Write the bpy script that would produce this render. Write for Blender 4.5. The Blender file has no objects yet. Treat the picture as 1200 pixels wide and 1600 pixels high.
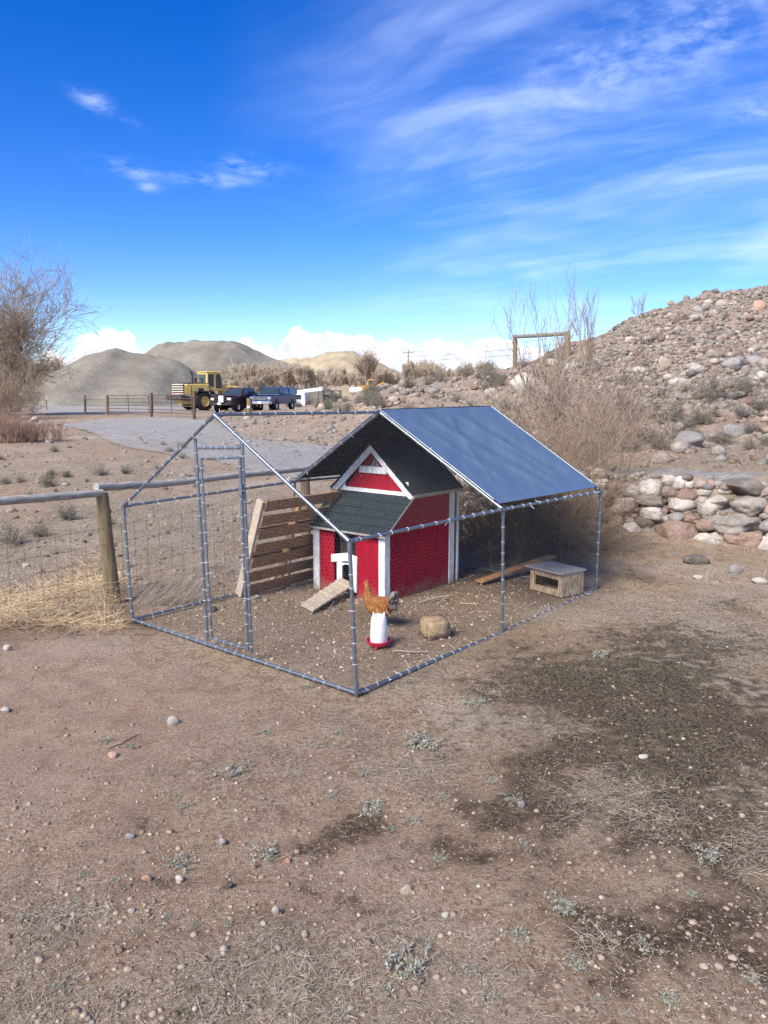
import bpy, bmesh, math, random
import numpy as np
from mathutils import Vector, Matrix, noise as mnoise

R = math.radians
rng = np.random.default_rng(7)
random.seed(7)
S = bpy.context.scene
COL = S.collection

# ------------------------------------------------------------------ camera
HC, PITCH, FPX = 2.25, 0.15, 1200.0
cam_d = bpy.data.cameras.new('camera')
cam_d.sensor_fit = 'VERTICAL'; cam_d.sensor_height = 32.0; cam_d.lens = 32.0*FPX/1600.0
cam_d.clip_start = 0.05; cam_d.clip_end = 4000
cam = bpy.data.objects.new('camera', cam_d); COL.objects.link(cam)
cam.location = (0, 0, HC); cam.rotation_euler = (math.pi/2-PITCH, 0, 0)
S.camera = cam
S.render.resolution_x, S.render.resolution_y = 768, 1024

# ------------------------------------------------------------------ world, sun, exposure
SUN = Vector((-0.60, -0.72, 0.86)).normalized()      # towards the sun
SUN_STRENGTH, SUN_ANGLE, SKY_STRENGTH, EXPOSURE = 3.5, 30.0, 0.106, 1.06
S.view_settings.view_transform = 'Standard'; S.view_settings.look = 'None'
S.view_settings.exposure = EXPOSURE; S.view_settings.gamma = 1.0
S.view_settings.use_curve_mapping = False
sd = bpy.data.lights.new('sun', 'SUN'); sd.energy = SUN_STRENGTH; sd.angle = R(SUN_ANGLE); sd.color = (1, .935, .83)
so = bpy.data.objects.new('sun', sd); COL.objects.link(so)
so.rotation_euler = SUN.to_track_quat('Z', 'Y').to_euler()

class NT:
    """tiny helper to write node trees"""
    def __init__(s, tree): s.t = tree; s.n = tree.nodes; s.l = tree.links
    def node(s, typ, **kw):
        nd = s.n.new(typ)
        for k, v in kw.items(): setattr(nd, k, v)
        return nd
    def put(s, sock, v):
        if hasattr(v, 'is_output') or isinstance(v, bpy.types.NodeSocket): s.l.new(v, sock)
        elif v is not None:
            try: sock.default_value = v
            except Exception: sock.default_value = tuple(v)+(1,)
    def m(s, op, a, b=None, c=None, clamp=False):
        nd = s.node('ShaderNodeMath', operation=op, use_clamp=clamp)
        s.put(nd.inputs[0], a)
        if b is not None: s.put(nd.inputs[1], b)
        if c is not None: s.put(nd.inputs[2], c)
        return nd.outputs[0]
    def ss(s, v, a, b, lo=0., hi=1.):
        nd = s.node('ShaderNodeMapRange', interpolation_type='SMOOTHSTEP', clamp=True)
        s.put(nd.inputs[0], v); s.put(nd.inputs[1], a); s.put(nd.inputs[2], b); s.put(nd.inputs[3], lo); s.put(nd.inputs[4], hi)
        return nd.outputs[0]
    def mix(s, f, a, b, blend='MIX'):
        nd = s.node('ShaderNodeMix', data_type='RGBA', blend_type=blend)
        s.put(nd.inputs[0], f); s.put(nd.inputs[6], a); s.put(nd.inputs[7], b)
        return nd.outputs[2]
    def noise(s, vec, scale, detail=4., rough=.55, dist=0., dims='3D', w=None):
        nd = s.node('ShaderNodeTexNoise', noise_dimensions=dims)
        if vec is not None: s.l.new(vec, nd.inputs['Vector'])
        nd.inputs['Scale'].default_value = scale; nd.inputs['Detail'].default_value = detail
        nd.inputs['Roughness'].default_value = rough; nd.inputs['Distortion'].default_value = dist
        return nd.outputs['Fac']
    def vor(s, vec, scale, out='Distance', feature='F1'):
        nd = s.node('ShaderNodeTexVoronoi', feature=feature)
        if vec is not None: s.l.new(vec, nd.inputs['Vector'])
        nd.inputs['Scale'].default_value = scale
        return nd.outputs[out]
    def ramp(s, f, stops, interp='LINEAR'):
        nd = s.node('ShaderNodeValToRGB'); e = nd.color_ramp.elements; nd.color_ramp.interpolation = interp
        while len(e) < len(stops): e.new(.5)
        for i, (p, c) in enumerate(stops): e[i].position = p; e[i].color = (tuple(c)+(1,))[:4]
        s.put(nd.inputs[0], f); return nd.outputs[0]
    def comb(s, x, y, z):
        nd = s.node('ShaderNodeCombineXYZ'); s.put(nd.inputs[0], x); s.put(nd.inputs[1], y); s.put(nd.inputs[2], z); return nd.outputs[0]
    def sep(s, v):
        nd = s.node('ShaderNodeSeparateXYZ'); s.l.new(v, nd.inputs[0]); return nd.outputs
    def mapping(s, v, loc=(0,0,0), rot=(0,0,0), scale=(1,1,1)):
        nd = s.node('ShaderNodeMapping'); s.l.new(v, nd.inputs[0])
        nd.inputs[1].default_value = loc; nd.inputs[2].default_value = rot; nd.inputs[3].default_value = scale
        return nd.outputs[0]

def ray(px, py):
    a = (px-600)/FPX; b = (py-800)/FPX; c, s = math.cos(PITCH), math.sin(PITCH)
    return np.array([a, c-b*s, -s-b*c])

W = bpy.data.worlds.new('World'); S.world = W; W.use_nodes = True
w = NT(W.node_tree); w.n.clear()
sky = w.node('ShaderNodeTexSky', sky_type='NISHITA', sun_disc=False)
sky.sun_elevation = math.asin(SUN.z); sky.sun_rotation = math.atan2(SUN.x, SUN.y)
sky.altitude = 1900; sky.air_density = 1.0; sky.dust_density = 0.15; sky.ozone_density = 2.5
hs = w.node('ShaderNodeHueSaturation'); hs.inputs['Saturation'].default_value = 1.42; hs.inputs['Hue'].default_value = .520
w.l.new(sky.outputs[0], hs.inputs['Color'])
skycol = hs.outputs[0]
tc = w.node('ShaderNodeTexCoord'); D = tc.outputs['Generated']
dx, dy, dz = w.sep(D)
az = w.m('ARCTAN2', dx, dy); el = w.m('ARCSINE', dz)
# high thin cirrus: a layer seen in perspective, streaked along one direction
zz = w.m('ADD', w.m('MAXIMUM', dz, 0.), .12)
plane = w.comb(w.m('DIVIDE', dx, zz), w.m('DIVIDE', dy, zz), 0.)
def pl(px, py):
    r = ray(px, py); r = r/np.linalg.norm(r); return r[:2]/(max(r[2], 0)+.12)
pa, pb = pl(500, 372), pl(1000, 262)
ang = math.atan2(pb[1]-pa[1], pb[0]-pa[0])
rot = w.mapping(plane, rot=(0, 0, -ang))
st = w.mapping(rot, scale=(.6, 1.7, 1))
warp = w.node('ShaderNodeTexNoise'); w.l.new(rot, warp.inputs['Vector']); warp.inputs['Scale'].default_value = 1.1; warp.inputs['Detail'].default_value = 3
vm = w.node('ShaderNodeVectorMath', operation='MULTIPLY_ADD'); w.l.new(warp.outputs['Color'], vm.inputs[0]); vm.inputs[1].default_value = (.9, .9, 0); w.l.new(st, vm.inputs[2])
n1 = w.noise(vm.outputs[0], 1.25, 9, .6)
n2 = w.noise(rot, .55, 4, .55)
n3 = w.noise(w.mapping(rot, scale=(.7, 4.5, 1)), 2.6, 7, .62)
side = w.ss(w.m('ADD', az, w.m('MULTIPLY', w.m('SUBTRACT', n2, .5), .35)), -.20, .16)
lowf = w.ss(el, .05, .17)
cir = w.m('MULTIPLY', w.ss(n1, .36, .72), w.ss(n2, .32, .58))
cir = w.m('ADD', cir, w.m('MULTIPLY', w.ss(n3, .46, .85), .22))
veil = w.m('MULTIPLY', w.ss(n2, .35, .7), .30)
cir = w.m('MULTIPLY', w.m('MULTIPLY', w.m('ADD', cir, veil), side), lowf, clamp=True)
def blob(px, py, sx, sy, amt, tilt=0.):
    r = ray(px, py); a0 = math.atan2(r[0], r[1]); e0 = math.atan2(r[2], math.hypot(r[0], r[1]))
    A = w.m('SUBTRACT', az, a0); E = w.m('SUBTRACT', el, e0)
    A2 = w.m('DIVIDE', w.m('ADD', A, w.m('MULTIPLY', E, tilt)), sx/FPX); E2 = w.m('DIVIDE', w.m('SUBTRACT', E, w.m('MULTIPLY', A, tilt)), sy/FPX)
    d = w.m('ADD', w.m('MULTIPLY', A2, A2), w.m('MULTIPLY', E2, E2))
    return w.m('MULTIPLY', w.m('EXPONENT', w.m('MULTIPLY', d, -1.)), amt)
angv = w.comb(az, el, 0.)
pn = w.ss(w.noise(w.mapping(angv, rot=(0, 0, -.2), scale=(1, 2.3, 1)), 22, 7, .62), .38, .68)
puffs = None
for b in [(148, 160, 26, 11, .8, -.35), (185, 186, 22, 7, .7, -.3), (205, 266, 44, 10, .8, -.1), (230, 292, 18, 6, .7, 0), (330, 281, 56, 9, .85, 0), (392, 260, 44, 11, .85, -.05),
          (960, 95, 150, 55, .55, .35), (1090, 45, 120, 60, .6, .3), (830, 432, 20, 6, .5, 0), (1195, 170, 50, 20, .6, 0)]:
    v = blob(*b); puffs = v if puffs is None else w.m('MAXIMUM', puffs, v)
puffs = w.m('MULTIPLY', puffs, pn)
cir = w.m('ADD', w.m('MULTIPLY', cir, .43), w.m('MULTIPLY', puffs, .42), clamp=True)
c1 = w.mix(cir, skycol, (5.2, 6.0, 7.8, 1))
# cumulus bank low over the horizon, all the way round
cw = w.node('ShaderNodeTexNoise'); w.l.new(angv, cw.inputs['Vector']); cw.inputs['Scale'].default_value = 62; cw.inputs['Detail'].default_value = 6; cw.inputs['Roughness'].default_value = .62
cwx, cwy, cwz = w.sep(cw.outputs['Color'])
azw = w.m('ADD', az, w.m('MULTIPLY', w.m('SUBTRACT', cwx, .5), .018))
tops = [(60, 572), (95, 556), (112, 543), (126, 556), (140, 552), (152, 524), (186, 517), (224, 519), (236, 550), (300, 560), (360, 535), (400, 528), (436, 542), (450, 515), (464, 506), (500, 517), (530, 511), (565, 516), (600, 530), (626, 523), (650, 535), (685, 524), (720, 534), (775, 520), (800, 530), (840, 548), (1000, 560)]
stops = []
for px, py in tops:
    stops.append((.5+(px-600)/FPX/1.01, (619-py-6)/FPX/.11))
prof = w.ramp(w.m('ADD', azw, .5), [(p, (h, h, h)) for p, h in stops])
prof = w.m('MULTIPLY', prof, .11)
cwl = w.noise(angv, 9, 3, .5)
vec2 = w.node('ShaderNodeVectorMath', operation='MULTIPLY_ADD'); w.l.new(cw.outputs['Color'], vec2.inputs[0]); vec2.inputs[1].default_value = (.012, .012, 0); w.l.new(angv, vec2.inputs[2])
bil = w.m('ADD', w.m('MULTIPLY', w.vor(vec2.outputs[0], 46), -.012), w.m('MULTIPLY', w.vor(vec2.outputs[0], 110), -.006))
edge = w.m('ADD', w.m('SUBTRACT', prof, el), w.m('ADD', w.m('ADD', bil, .008), w.m('MULTIPLY', w.m('SUBTRACT', cwy, .5), .010)))
cum = w.ss(edge, -.0015, .0045)
cum = w.m('MULTIPLY', cum, w.ss(el, -.02, .038, .25, 1.))
shade = w.ss(w.m('ADD', w.m('ADD', w.m('MULTIPLY', w.m('SUBTRACT', cwz, .48), .06), w.m('MULTIPLY', bil, 1.6)), w.m('MULTIPLY', edge, -.35)), -.034, .004)
ccol = w.mix(shade, (3.9, 4.1, 5.0, 1), (7.8, 7.3, 7.1, 1))
c2 = w.mix(w.m('MULTIPLY', cum, .93), c1, ccol)
bg = w.node('ShaderNodeBackground'); bg.inputs['Strength'].default_value = SKY_STRENGTH
w.l.new(c2, bg.inputs['Color'])
wo = w.node('ShaderNodeOutputWorld'); w.l.new(bg.outputs[0], wo.inputs['Surface'])

# ------------------------------------------------------------------ numeric helpers
def _hash(ix, iy, seed):
    h = (ix.astype(np.int64)*374761393 + iy.astype(np.int64)*668265263 + seed*974711) & 0xffffffff
    h = ((h ^ (h >> 13))*1274126177) & 0xffffffff
    return ((h ^ (h >> 16)) & 0xffff)/65535.0
def vnoise(x, y, seed=0):
    x = np.asarray(x, float); y = np.asarray(y, float)
    ix = np.floor(x); iy = np.floor(y); fx = x-ix; fy = y-iy
    fx = fx*fx*(3-2*fx); fy = fy*fy*(3-2*fy)
    a = _hash(ix, iy, seed); b = _hash(ix+1, iy, seed); c = _hash(ix, iy+1, seed); d = _hash(ix+1, iy+1, seed)
    return (a*(1-fx)+b*fx)*(1-fy)+(c*(1-fx)+d*fx)*fy
def fbm(x, y, seed=0, o=4, g=.5):
    r = 0; a = 1; t = 0
    for i in range(o):
        r = r+a*vnoise(x*2**i+i*17.3, y*2**i+i*9.1, seed+i); t += a; a *= g
    return r/t
def sstep(v, a, b):
    t = np.clip((v-a)/(b-a), 0, 1); return t*t*(3-2*t)

def at(px, py, Y):
    r = ray(px, py); return np.array([0, 0, HC])+r*Y/r[1]
def G(px, py, z=0.):
    r = ray(px, py); return np.array([0, 0, HC])+r*(z-HC)/r[2]

# ------------------------------------------------------------------ terrain: a height field in azimuth and distance
TC = {
 -2500: [(13, 0), (26, .3), (55, .95), (75, 1.0), (110, 1.2), (200, 2), (1500, 10)],
 130: [(13, 0), (26, .45), (55, .95), (75, 1.0), (110, 1.2), (200, 2), (1500, 10)],
 340: [(13, 0), (24, .35), (36, .6), (46, .98), (75, .95), (110, 1.2), (200, 2), (1500, 10)],
 450: [(13, 0), (20, .3), (29, .5), (42, 1.22), (52, 1.3), (75, .95), (110, 1.2), (200, 2), (1500, 10)],
 520: [(14, .05), (20, .35), (27, .5), (40, 1.65), (50, 2.0), (72, 1.1), (110, 1.4), (200, 2), (1500, 10)],
 600: [(14.5, .1), (16.5, .42), (25, .55), (38, 2.0), (55, 3.0), (80, 2.3), (120, 2), (1500, 10)],
 700: [(13.6, .1), (14.6, .6), (22, .65), (34, 2.2), (50, 3.4), (75, 3.2), (120, 3), (1500, 10)],
 800: [(12.7, .1), (13.6, .78), (18, .82), (30, 2.3), (45, 3.9), (65, 4.0), (120, 4), (1500, 10)],
 900: [(11.9, .1), (12.7, .84), (15.2, .85), (19, 1.3), (28, 2.6), (34, 3.9), (40, 4.9), (50, 5.2), (120, 4), (1500, 10)],
 1000: [(11.6, .1), (12.4, .86), (14.6, .87), (17, 1.1), (22, 1.7), (28, 3.2), (34, 5.0), (38, 6.1), (48, 6.8), (120, 5), (1500, 10)],
 1100: [(11.2, .1), (11.9, .92), (14, .93), (16, 1.05), (20, 1.5), (27, 3.3), (33, 5.5), (37, 6.95), (46, 7.8), (120, 6), (1500, 10)],
 1200: [(10.9, .1), (11.6, .96), (13.7, .97), (15.5, 1.08), (20, 1.6), (26, 3.35), (32, 5.7), (37, 7.35), (46, 8.4), (120, 6), (1500, 10)],
 1500: [(10.4, .1), (11.1, .98), (13.2, 1.0), (15, 1.15), (19, 1.7), (26, 3.8), (32, 6.4), (37, 8.2), (46, 9.3), (120, 6), (1500, 10)],
 3200: [(10.4, .1), (11.1, .98), (13.2, 1.0), (15, 1.15), (19, 1.7), (26, 3.8), (32, 6.4), (37, 8.2), (46, 9.3), (120, 6), (1500, 10)],
}
for _p in TC:
    if _p >= 800: TC[_p] = [(q+(.34 if i < 2 else .2 if i == 2 else 0), z) for i, (q, z) in enumerate(TC[_p])]
_ly = np.linspace(math.log(1.), math.log(1500.), 900)
_px = np.array(sorted(TC)); _tab = []
for p in _px:
    a = np.array([(1, 0), (9, 0)]+TC[p], float)
    _tab.append(np.interp(np.exp(_ly), a[:, 0], a[:, 1]))
_tab = np.array(_tab)
_k = np.exp(-.5*(np.arange(-9, 10)/3.)**2); _k /= _k.sum()
_tab = np.array([np.convolve(np.pad(t, 9, mode='edge'), _k, mode='valid') for t in _tab])
def hill_mask(x, y):
    yy = np.maximum(y, 1.); p = 600+x/yy*1.011*FPX
    return sstep(p, 380, 620)*sstep(yy-np.interp(p, [380, 520, 700, 900, 1200], [38, 26, 22, 15.6, 14.2]), 0, 3)*sstep(-yy, -120, -70)
def hz(x, y, fine=True):
    x = np.asarray(x, float); y = np.asarray(y, float)
    yy = np.clip(y, 1.0, 1499.); p = np.clip(600+x/yy*1.011*FPX, _px[0], _px[-1]-.01)
    i = np.clip(np.searchsorted(_px, p, side='right')-1, 0, len(_px)-2)
    f = (p-_px[i])/(_px[i+1]-_px[i]); f = f*f*(3-2*f)*.5+f*.5
    t = (np.log(yy)-_ly[0])/(_ly[1]-_ly[0]); j = np.clip(t.astype(int), 0, len(_ly)-2); g = t-j
    z = (_tab[i, j]*(1-f)+_tab[i+1, j]*f)*(1-g)+(_tab[i, j+1]*(1-f)+_tab[i+1, j+1]*f)*g
    hm = hill_mask(x, y)
    z = z+hm*((fbm(x*.35, y*.35, 3)-.5)*.9+(fbm(x*1.3, y*1.3, 5)-.5)*.35)
    if fine:
        away = sstep(y, 9, 20)
        z = z+(fbm(x*.9, y*.9, 11)-.5)*(.05+.10*away)+(fbm(x*4, y*4, 12, 3)-.5)*.05+(vnoise(x*13, y*13, 15)-.5)*.012
        # soil fades to level under the pen
        u_ = -(x+.2455)*.7648+(y-5.5555)*.6443; v_ = (x+.2455)*.6443+(y-5.5555)*.7648
        pen = sstep(u_, -.7, .0)*sstep(3.7-u_, 0, .7)*sstep(v_, -.7, 0)*sstep(5.-v_, 0, .7)
        z = z*(1-pen*.82)-.012*pen
    return z
def H1(x, y): return float(hz(np.array([x]), np.array([y]))[0])
_YS = .8*1.022**np.arange(345)
def T(px, py, off=0.):
    """point where the sight line of a photo point meets the ground (the crest, where it passes just over)"""
    r = ray(px, py); r = r/r[1]; o = np.array([0, 0, HC]); Y = _YS
    for _ in range(3):
        z = hz(r[0]*Y, Y); d = HC+r[2]*Y-z-off; k = np.where(d < 0)[0]
        if not len(k):
            m = Y < 75; k = [int(np.argmin(np.where(m, d/Y, 9.)))]; Y = np.array([Y[k[0]]]*2); break
        k = max(int(k[0]), 1); Y = np.linspace(Y[k-1], Y[k], 24)
    q = o+r*Y[len(Y)//2 if len(Y) == 24 else 0]; q[2] = H1(q[0], q[1]); return q

# ------------------------------------------------------------------ mesh helpers
KIDS = {}
def np_mesh(name, V, F, mat, parent=None, smooth=False, tint=None, attrs=None, mats=None, midx=None):
    """V (n,3) world points, F (m,k) one polygon size; offsets to the parent's origin"""
    V = np.asarray(V, np.float32)
    if parent is not None: V = V-np.array(root_loc(parent), np.float32)
    F = np.asarray(F, np.int32); k = F.shape[1]
    me = bpy.data.meshes.new(name)
    me.vertices.add(len(V)); me.vertices.foreach_set('co', V.ravel())
    me.loops.add(F.size); me.loops.foreach_set('vertex_index', F.ravel())
    me.polygons.add(len(F)); me.polygons.foreach_set('loop_start', np.arange(0, F.size, k, dtype=np.int32))
    me.polygons.foreach_set('loop_total', np.full(len(F), k, np.int32))
    if smooth: me.polygons.foreach_set('use_smooth', np.ones(len(F), bool))
    me.update(calc_edges=True)
    if tint is not None:
        a = me.attributes.new('tint', 'FLOAT', 'POINT'); a.data.foreach_set('value', np.asarray(tint, np.float32))
    for nm, arr in (attrs or {}).items():
        a = me.attributes.new(nm, 'FLOAT_COLOR', 'POINT'); a.data.foreach_set('color', np.asarray(arr, np.float32).ravel())
    me.materials.append(mat)
    return link(name, me, parent)
def root_loc(o):
    l = Vector((0, 0, 0))
    while o is not None: l = l+o.location; o = o.parent
    return l
def link(name, me, parent=None):
    o = bpy.data.objects.new(name, me); COL.objects.link(o)
    if parent is not None: o.parent = parent; KIDS.setdefault(parent.name, []).append(o)
    return o
def tag(o, label=None, cat=None, group=None, kind=None):
    if label: o['label'] = label
    if cat: o['category'] = cat
    if group: o['group'] = group
    if kind: o['kind'] = kind
    return o
def thing(name, label, cat, loc=(0, 0, 0), group=None):
    o = bpy.data.objects.new(name, None); COL.objects.link(o); o.location = Vector([float(v) for v in loc]); o.empty_display_size = .1
    return tag(o, label, cat, group)
def dup(root, loc, rz=0., sc=1., label=None, group=None, cat=None):
    def cp(o, par):
        c = o.copy(); COL.objects.link(c)
        if par is not None: c.parent = par
        for ch in KIDS.get(o.name, []): cp(ch, c)
        return c
    r = cp(root, None); r.location = Vector([float(v) for v in loc]); r.rotation_euler = (0, 0, rz)
    r.scale = (sc, sc, sc) if not isinstance(sc, (tuple, list)) else sc
    if label: r['label'] = label
    if group: r['group'] = group
    if cat: r['category'] = cat
    return r

class MB:
    """collects boxes, bars, tubes and lathes into one mesh"""
    def __init__(s): s.v = []; s.f = []; s.mi = []
    def add(s, V, F, mi=0):
        o = len(s.v); s.v += [tuple(map(float, p)) for p in V]; s.f += [tuple(o+i for i in f) for f in F]; s.mi += [mi]*len(F); return s
    def box(s, c, size, M=None, mi=0, taper=1.0):
        h = np.array(size)/2; c = np.array(c, float)
        P = np.array([(-1,-1,-1),(1,-1,-1),(1,1,-1),(-1,1,-1),(-1,-1,1),(1,-1,1),(1,1,1),(-1,1,1)], float)*h
        P[4:, :2] *= taper
        if M is not None: P = P@np.array(M).T
        return s.add(P+c, [(3,2,1,0),(4,5,6,7),(0,1,5,4),(1,2,6,5),(2,3,7,6),(3,0,4,7)], mi)
    def bar(s, p0, p1, wd, th, up=(0,0,1), mi=0):
        p0 = np.array(p0, float); p1 = np.array(p1, float); d = p1-p0; L = np.linalg.norm(d); d /= L
        u = np.array(up, float); sx = np.cross(d, u); sx /= np.linalg.norm(sx); u = np.cross(sx, d)
        return s.box((p0+p1)/2, (L, wd, th), np.array([d, sx, u]).T, mi)
    def tube(s, p0, p1, r0, r1=None, n=10, mi=0, caps=True):
        return s.path([p0, p1], [r0, r0 if r1 is None else r1], n, mi, caps)
    def path(s, pts, rad, n=8, mi=0, caps=True):
        pts = [np.array(p, float) for p in pts]; V = []; F = []
        if not hasattr(rad, '__len__'): rad = [rad]*len(pts)
        for i, p in enumerate(pts):
            d = pts[min(i+1, len(pts)-1)]-pts[max(i-1, 0)]; d = d/np.linalg.norm(d)
            a = np.array([0, 0, 1.]) if abs(d[2]) < .9 else np.array([1., 0, 0])
            sx = np.cross(d, a); sx /= np.linalg.norm(sx); u = np.cross(sx, d)
            for k in range(n):
                t = 2*math.pi*k/n; V.append(p+rad[i]*(math.cos(t)*sx+math.sin(t)*u))
        for i in range(len(pts)-1):
            for k in range(n):
                k2 = (k+1) % n; F.append((i*n+k, i*n+k2, (i+1)*n+k2, (i+1)*n+k))
        if caps: F.append(tuple(range(n))[::-1]); F.append(tuple((len(pts)-1)*n+k for k in range(n)))
        return s.add(V, F, mi)
    def lathe(s, c, prof, n=24, mi=0, M=None):
        V = []; F = []
        for (r, z) in prof:
            for k in range(n):
                t = 2*math.pi*k/n; V.append((max(r, 1e-4)*math.cos(t), max(r, 1e-4)*math.sin(t), z))
        for i in range(len(prof)-1):
            for k in range(n):
                k2 = (k+1) % n; F.append((i*n+k, i*n+k2, (i+1)*n+k2, (i+1)*n+k))
        V = np.array(V)
        if M is not None: V = V@np.array(M).T
        return s.add(V+np.array(c), F, mi)
    def poly(s, pts, mi=0): return s.add(pts, [tuple(range(len(pts)))], mi)
    def prism(s, pts, vec, mi=0):
        n = len(pts); P = [np.array(p, float) for p in pts]; Q = [p+np.array(vec) for p in P]
        return s.add(P+Q, [tuple(range(n))[::-1], tuple(range(n, 2*n))]+[(i, (i+1) % n, n+(i+1) % n, n+i) for i in range(n)], mi)
    def build(s, name, mat, parent=None, smooth=False, bevel=0., seg=1, auto=True):
        me = bpy.data.meshes.new(name); V = np.array(s.v)
        if parent is not None: V = V-np.array(root_loc(parent))
        me.from_pydata([tuple(p) for p in V], [], s.f); 
        for m_ in (mat if isinstance(mat, (list, tuple)) else [mat]): me.materials.append(m_)
        me.polygons.foreach_set('material_index', s.mi)
        bm = bmesh.new(); bm.from_mesh(me); bmesh.ops.recalc_face_normals(bm, faces=bm.faces)
        if bevel > 0:
            es = [e for e in bm.edges if len(e.link_faces) == 2 and e.calc_face_angle(0) > .5]
            bmesh.ops.bevel(bm, geom=es, offset=bevel, segments=seg, affect='EDGES', profile=.5, clamp_overlap=True)
        if smooth:
            for f in bm.faces: f.smooth = True
            for e in bm.edges:
                if len(e.link_faces) == 2 and e.calc_face_angle(0) > R(38): e.smooth = False
        bm.to_mesh(me); bm.free(); me.update()
        return link(name, me, parent)

def seg_tubes(P0, P1, R0, R1, n=3):
    """many thin tapered tubes at once -> V, F(quads)"""
    P0 = np.asarray(P0, float); P1 = np.asarray(P1, float); d = P1-P0; L = np.linalg.norm(d, axis=1, keepdims=True); d = d/np.maximum(L, 1e-9)
    a = np.where(np.abs(d[:, 2:3]) < .9, np.array([[0, 0, 1.]]), np.array([[1., 0, 0]]))
    sx = np.cross(d, a); sx /= np.linalg.norm(sx, axis=1, keepdims=True); u = np.cross(sx, d)
    m_ = len(P0); V = np.zeros((m_, 2*n, 3))
    for k in range(n):
        t = 2*math.pi*k/n; o = math.cos(t)*sx+math.sin(t)*u
        V[:, k] = P0+o*np.asarray(R0).reshape(-1, 1); V[:, n+k] = P1+o*np.asarray(R1).reshape(-1, 1)
    b = (np.arange(m_)*2*n)[:, None]
    F = np.concatenate([np.stack([b[:, 0]+k, b[:, 0]+(k+1) % n, b[:, 0]+n+(k+1) % n, b[:, 0]+n+k], 1) for k in range(n)])
    return V.reshape(-1, 3), F

_ico = {}
def ico(sub):
    if sub not in _ico:
        bm = bmesh.new(); bmesh.ops.create_icosphere(bm, subdivisions=sub, radius=1.)
        V = np.array([v.co[:] for v in bm.verts]); F = np.array([[v.index for v in f.verts] for f in bm.faces]); bm.free(); _ico[sub] = (V, F)
    return _ico[sub]
def rock_shape(seed, sub=2, blocky=.5, rough=.16):
    """a worn stone of unit radius: sphere cut by random planes, rounded, with lumps"""
    V, F = ico(sub); rr = np.random.default_rng(seed); V = V.copy()
    r = np.full(len(V), 1.)
    for _ in range(int(5+6*blocky)):
        nrm = rr.normal(size=3); nrm /= np.linalg.norm(nrm); d = rr.uniform(.58, .92)
        c = V@nrm; cut = np.where(c > .05, d/np.maximum(c, .05), 9.)
        r = np.minimum(r, r*(1-blocky)+np.minimum(r, cut)*blocky)
    off = rr.uniform(0, 50, 3)
    nz = np.array([mnoise.fractal(Vector(v*1.3+off), .9, 2.1, 4) for v in V])
    V = V*(r*(1+rough*nz))[:, None]
    return V, F

# ------------------------------------------------------------------ materials
def new_mat(name, rough=.8, metal=0., spec=.3):
    m = bpy.data.materials.new(name); m.use_nodes = True; t = NT(m.node_tree); t.n.clear()
    b = t.node('ShaderNodeBsdfPrincipled'); o = t.node('ShaderNodeOutputMaterial'); t.l.new(b.outputs[0], o.inputs[0])
    b.inputs['Roughness'].default_value = rough; b.inputs['Metallic'].default_value = metal; b.inputs['Specular IOR Level'].default_value = spec
    t.b = b; t.out = o; m['_'] = 0
    return m, t
def bump(t, h, strength=.4, dist=.01):
    nd = t.node('ShaderNodeBump'); nd.inputs['Strength'].default_value = strength; nd.inputs['Distance'].default_value = dist
    t.l.new(h, nd.inputs['Height']); t.l.new(nd.outputs[0], t.b.inputs['Normal'])
def coord(t, kind='Object'): return t.node('ShaderNodeTexCoord').outputs[kind]
def attr(t, name, out='Fac'): return t.node('ShaderNodeAttribute', attribute_name=name).outputs[out]
def rnd(t): return t.node('ShaderNodeObjectInfo').outputs['Random']

def mat_simple(name, col, var=.25, scale=18., rough=.7, metal=0., spec=.3, bmp=.15, bd=.003, stretch=(1, 1, 1)):
    m, t = new_mat(name, rough, metal, spec); v = t.mapping(coord(t), scale=stretch)
    n = t.noise(v, scale, 6, .62); a = tuple(c*(1-var) for c in col)+(1,); b = tuple(min(c*(1+var), .95) for c in col)+(1,)
    t.l.new(t.mix(t.ss(n, .3, .7), a, b), t.b.inputs['Base Color'])
    t.l.new(t.ss(n, .2, .8, max(rough-.12, .05), min(rough+.12, 1)), t.b.inputs['Roughness'])
    if bmp: bump(t, n, bmp, bd)
    return m
def mat_tint(name, stops, rough=.85, nscale=9., namt=.35, bmp=.0, obj_rand=True, spec=.2):
    """colour picked per piece (point attribute 'tint' plus the object's random number), mottled a little"""
    m, t = new_mat(name, rough, 0, spec)
    f = attr(t, 'tint')
    if obj_rand: f = t.m('FRACT', t.m('ADD', f, rnd(t)))
    c = t.ramp(f, stops)
    n = t.noise(coord(t), nscale, 5, .65)
    c = t.mix(1., c, t.ramp(n, [(.25, (1-namt,)*3), (.75, (1+namt*.6,)*3)]), 'MULTIPLY')
    t.l.new(c, t.b.inputs['Base Color'])
    if bmp: bump(t, n, bmp, .01)
    return m

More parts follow.
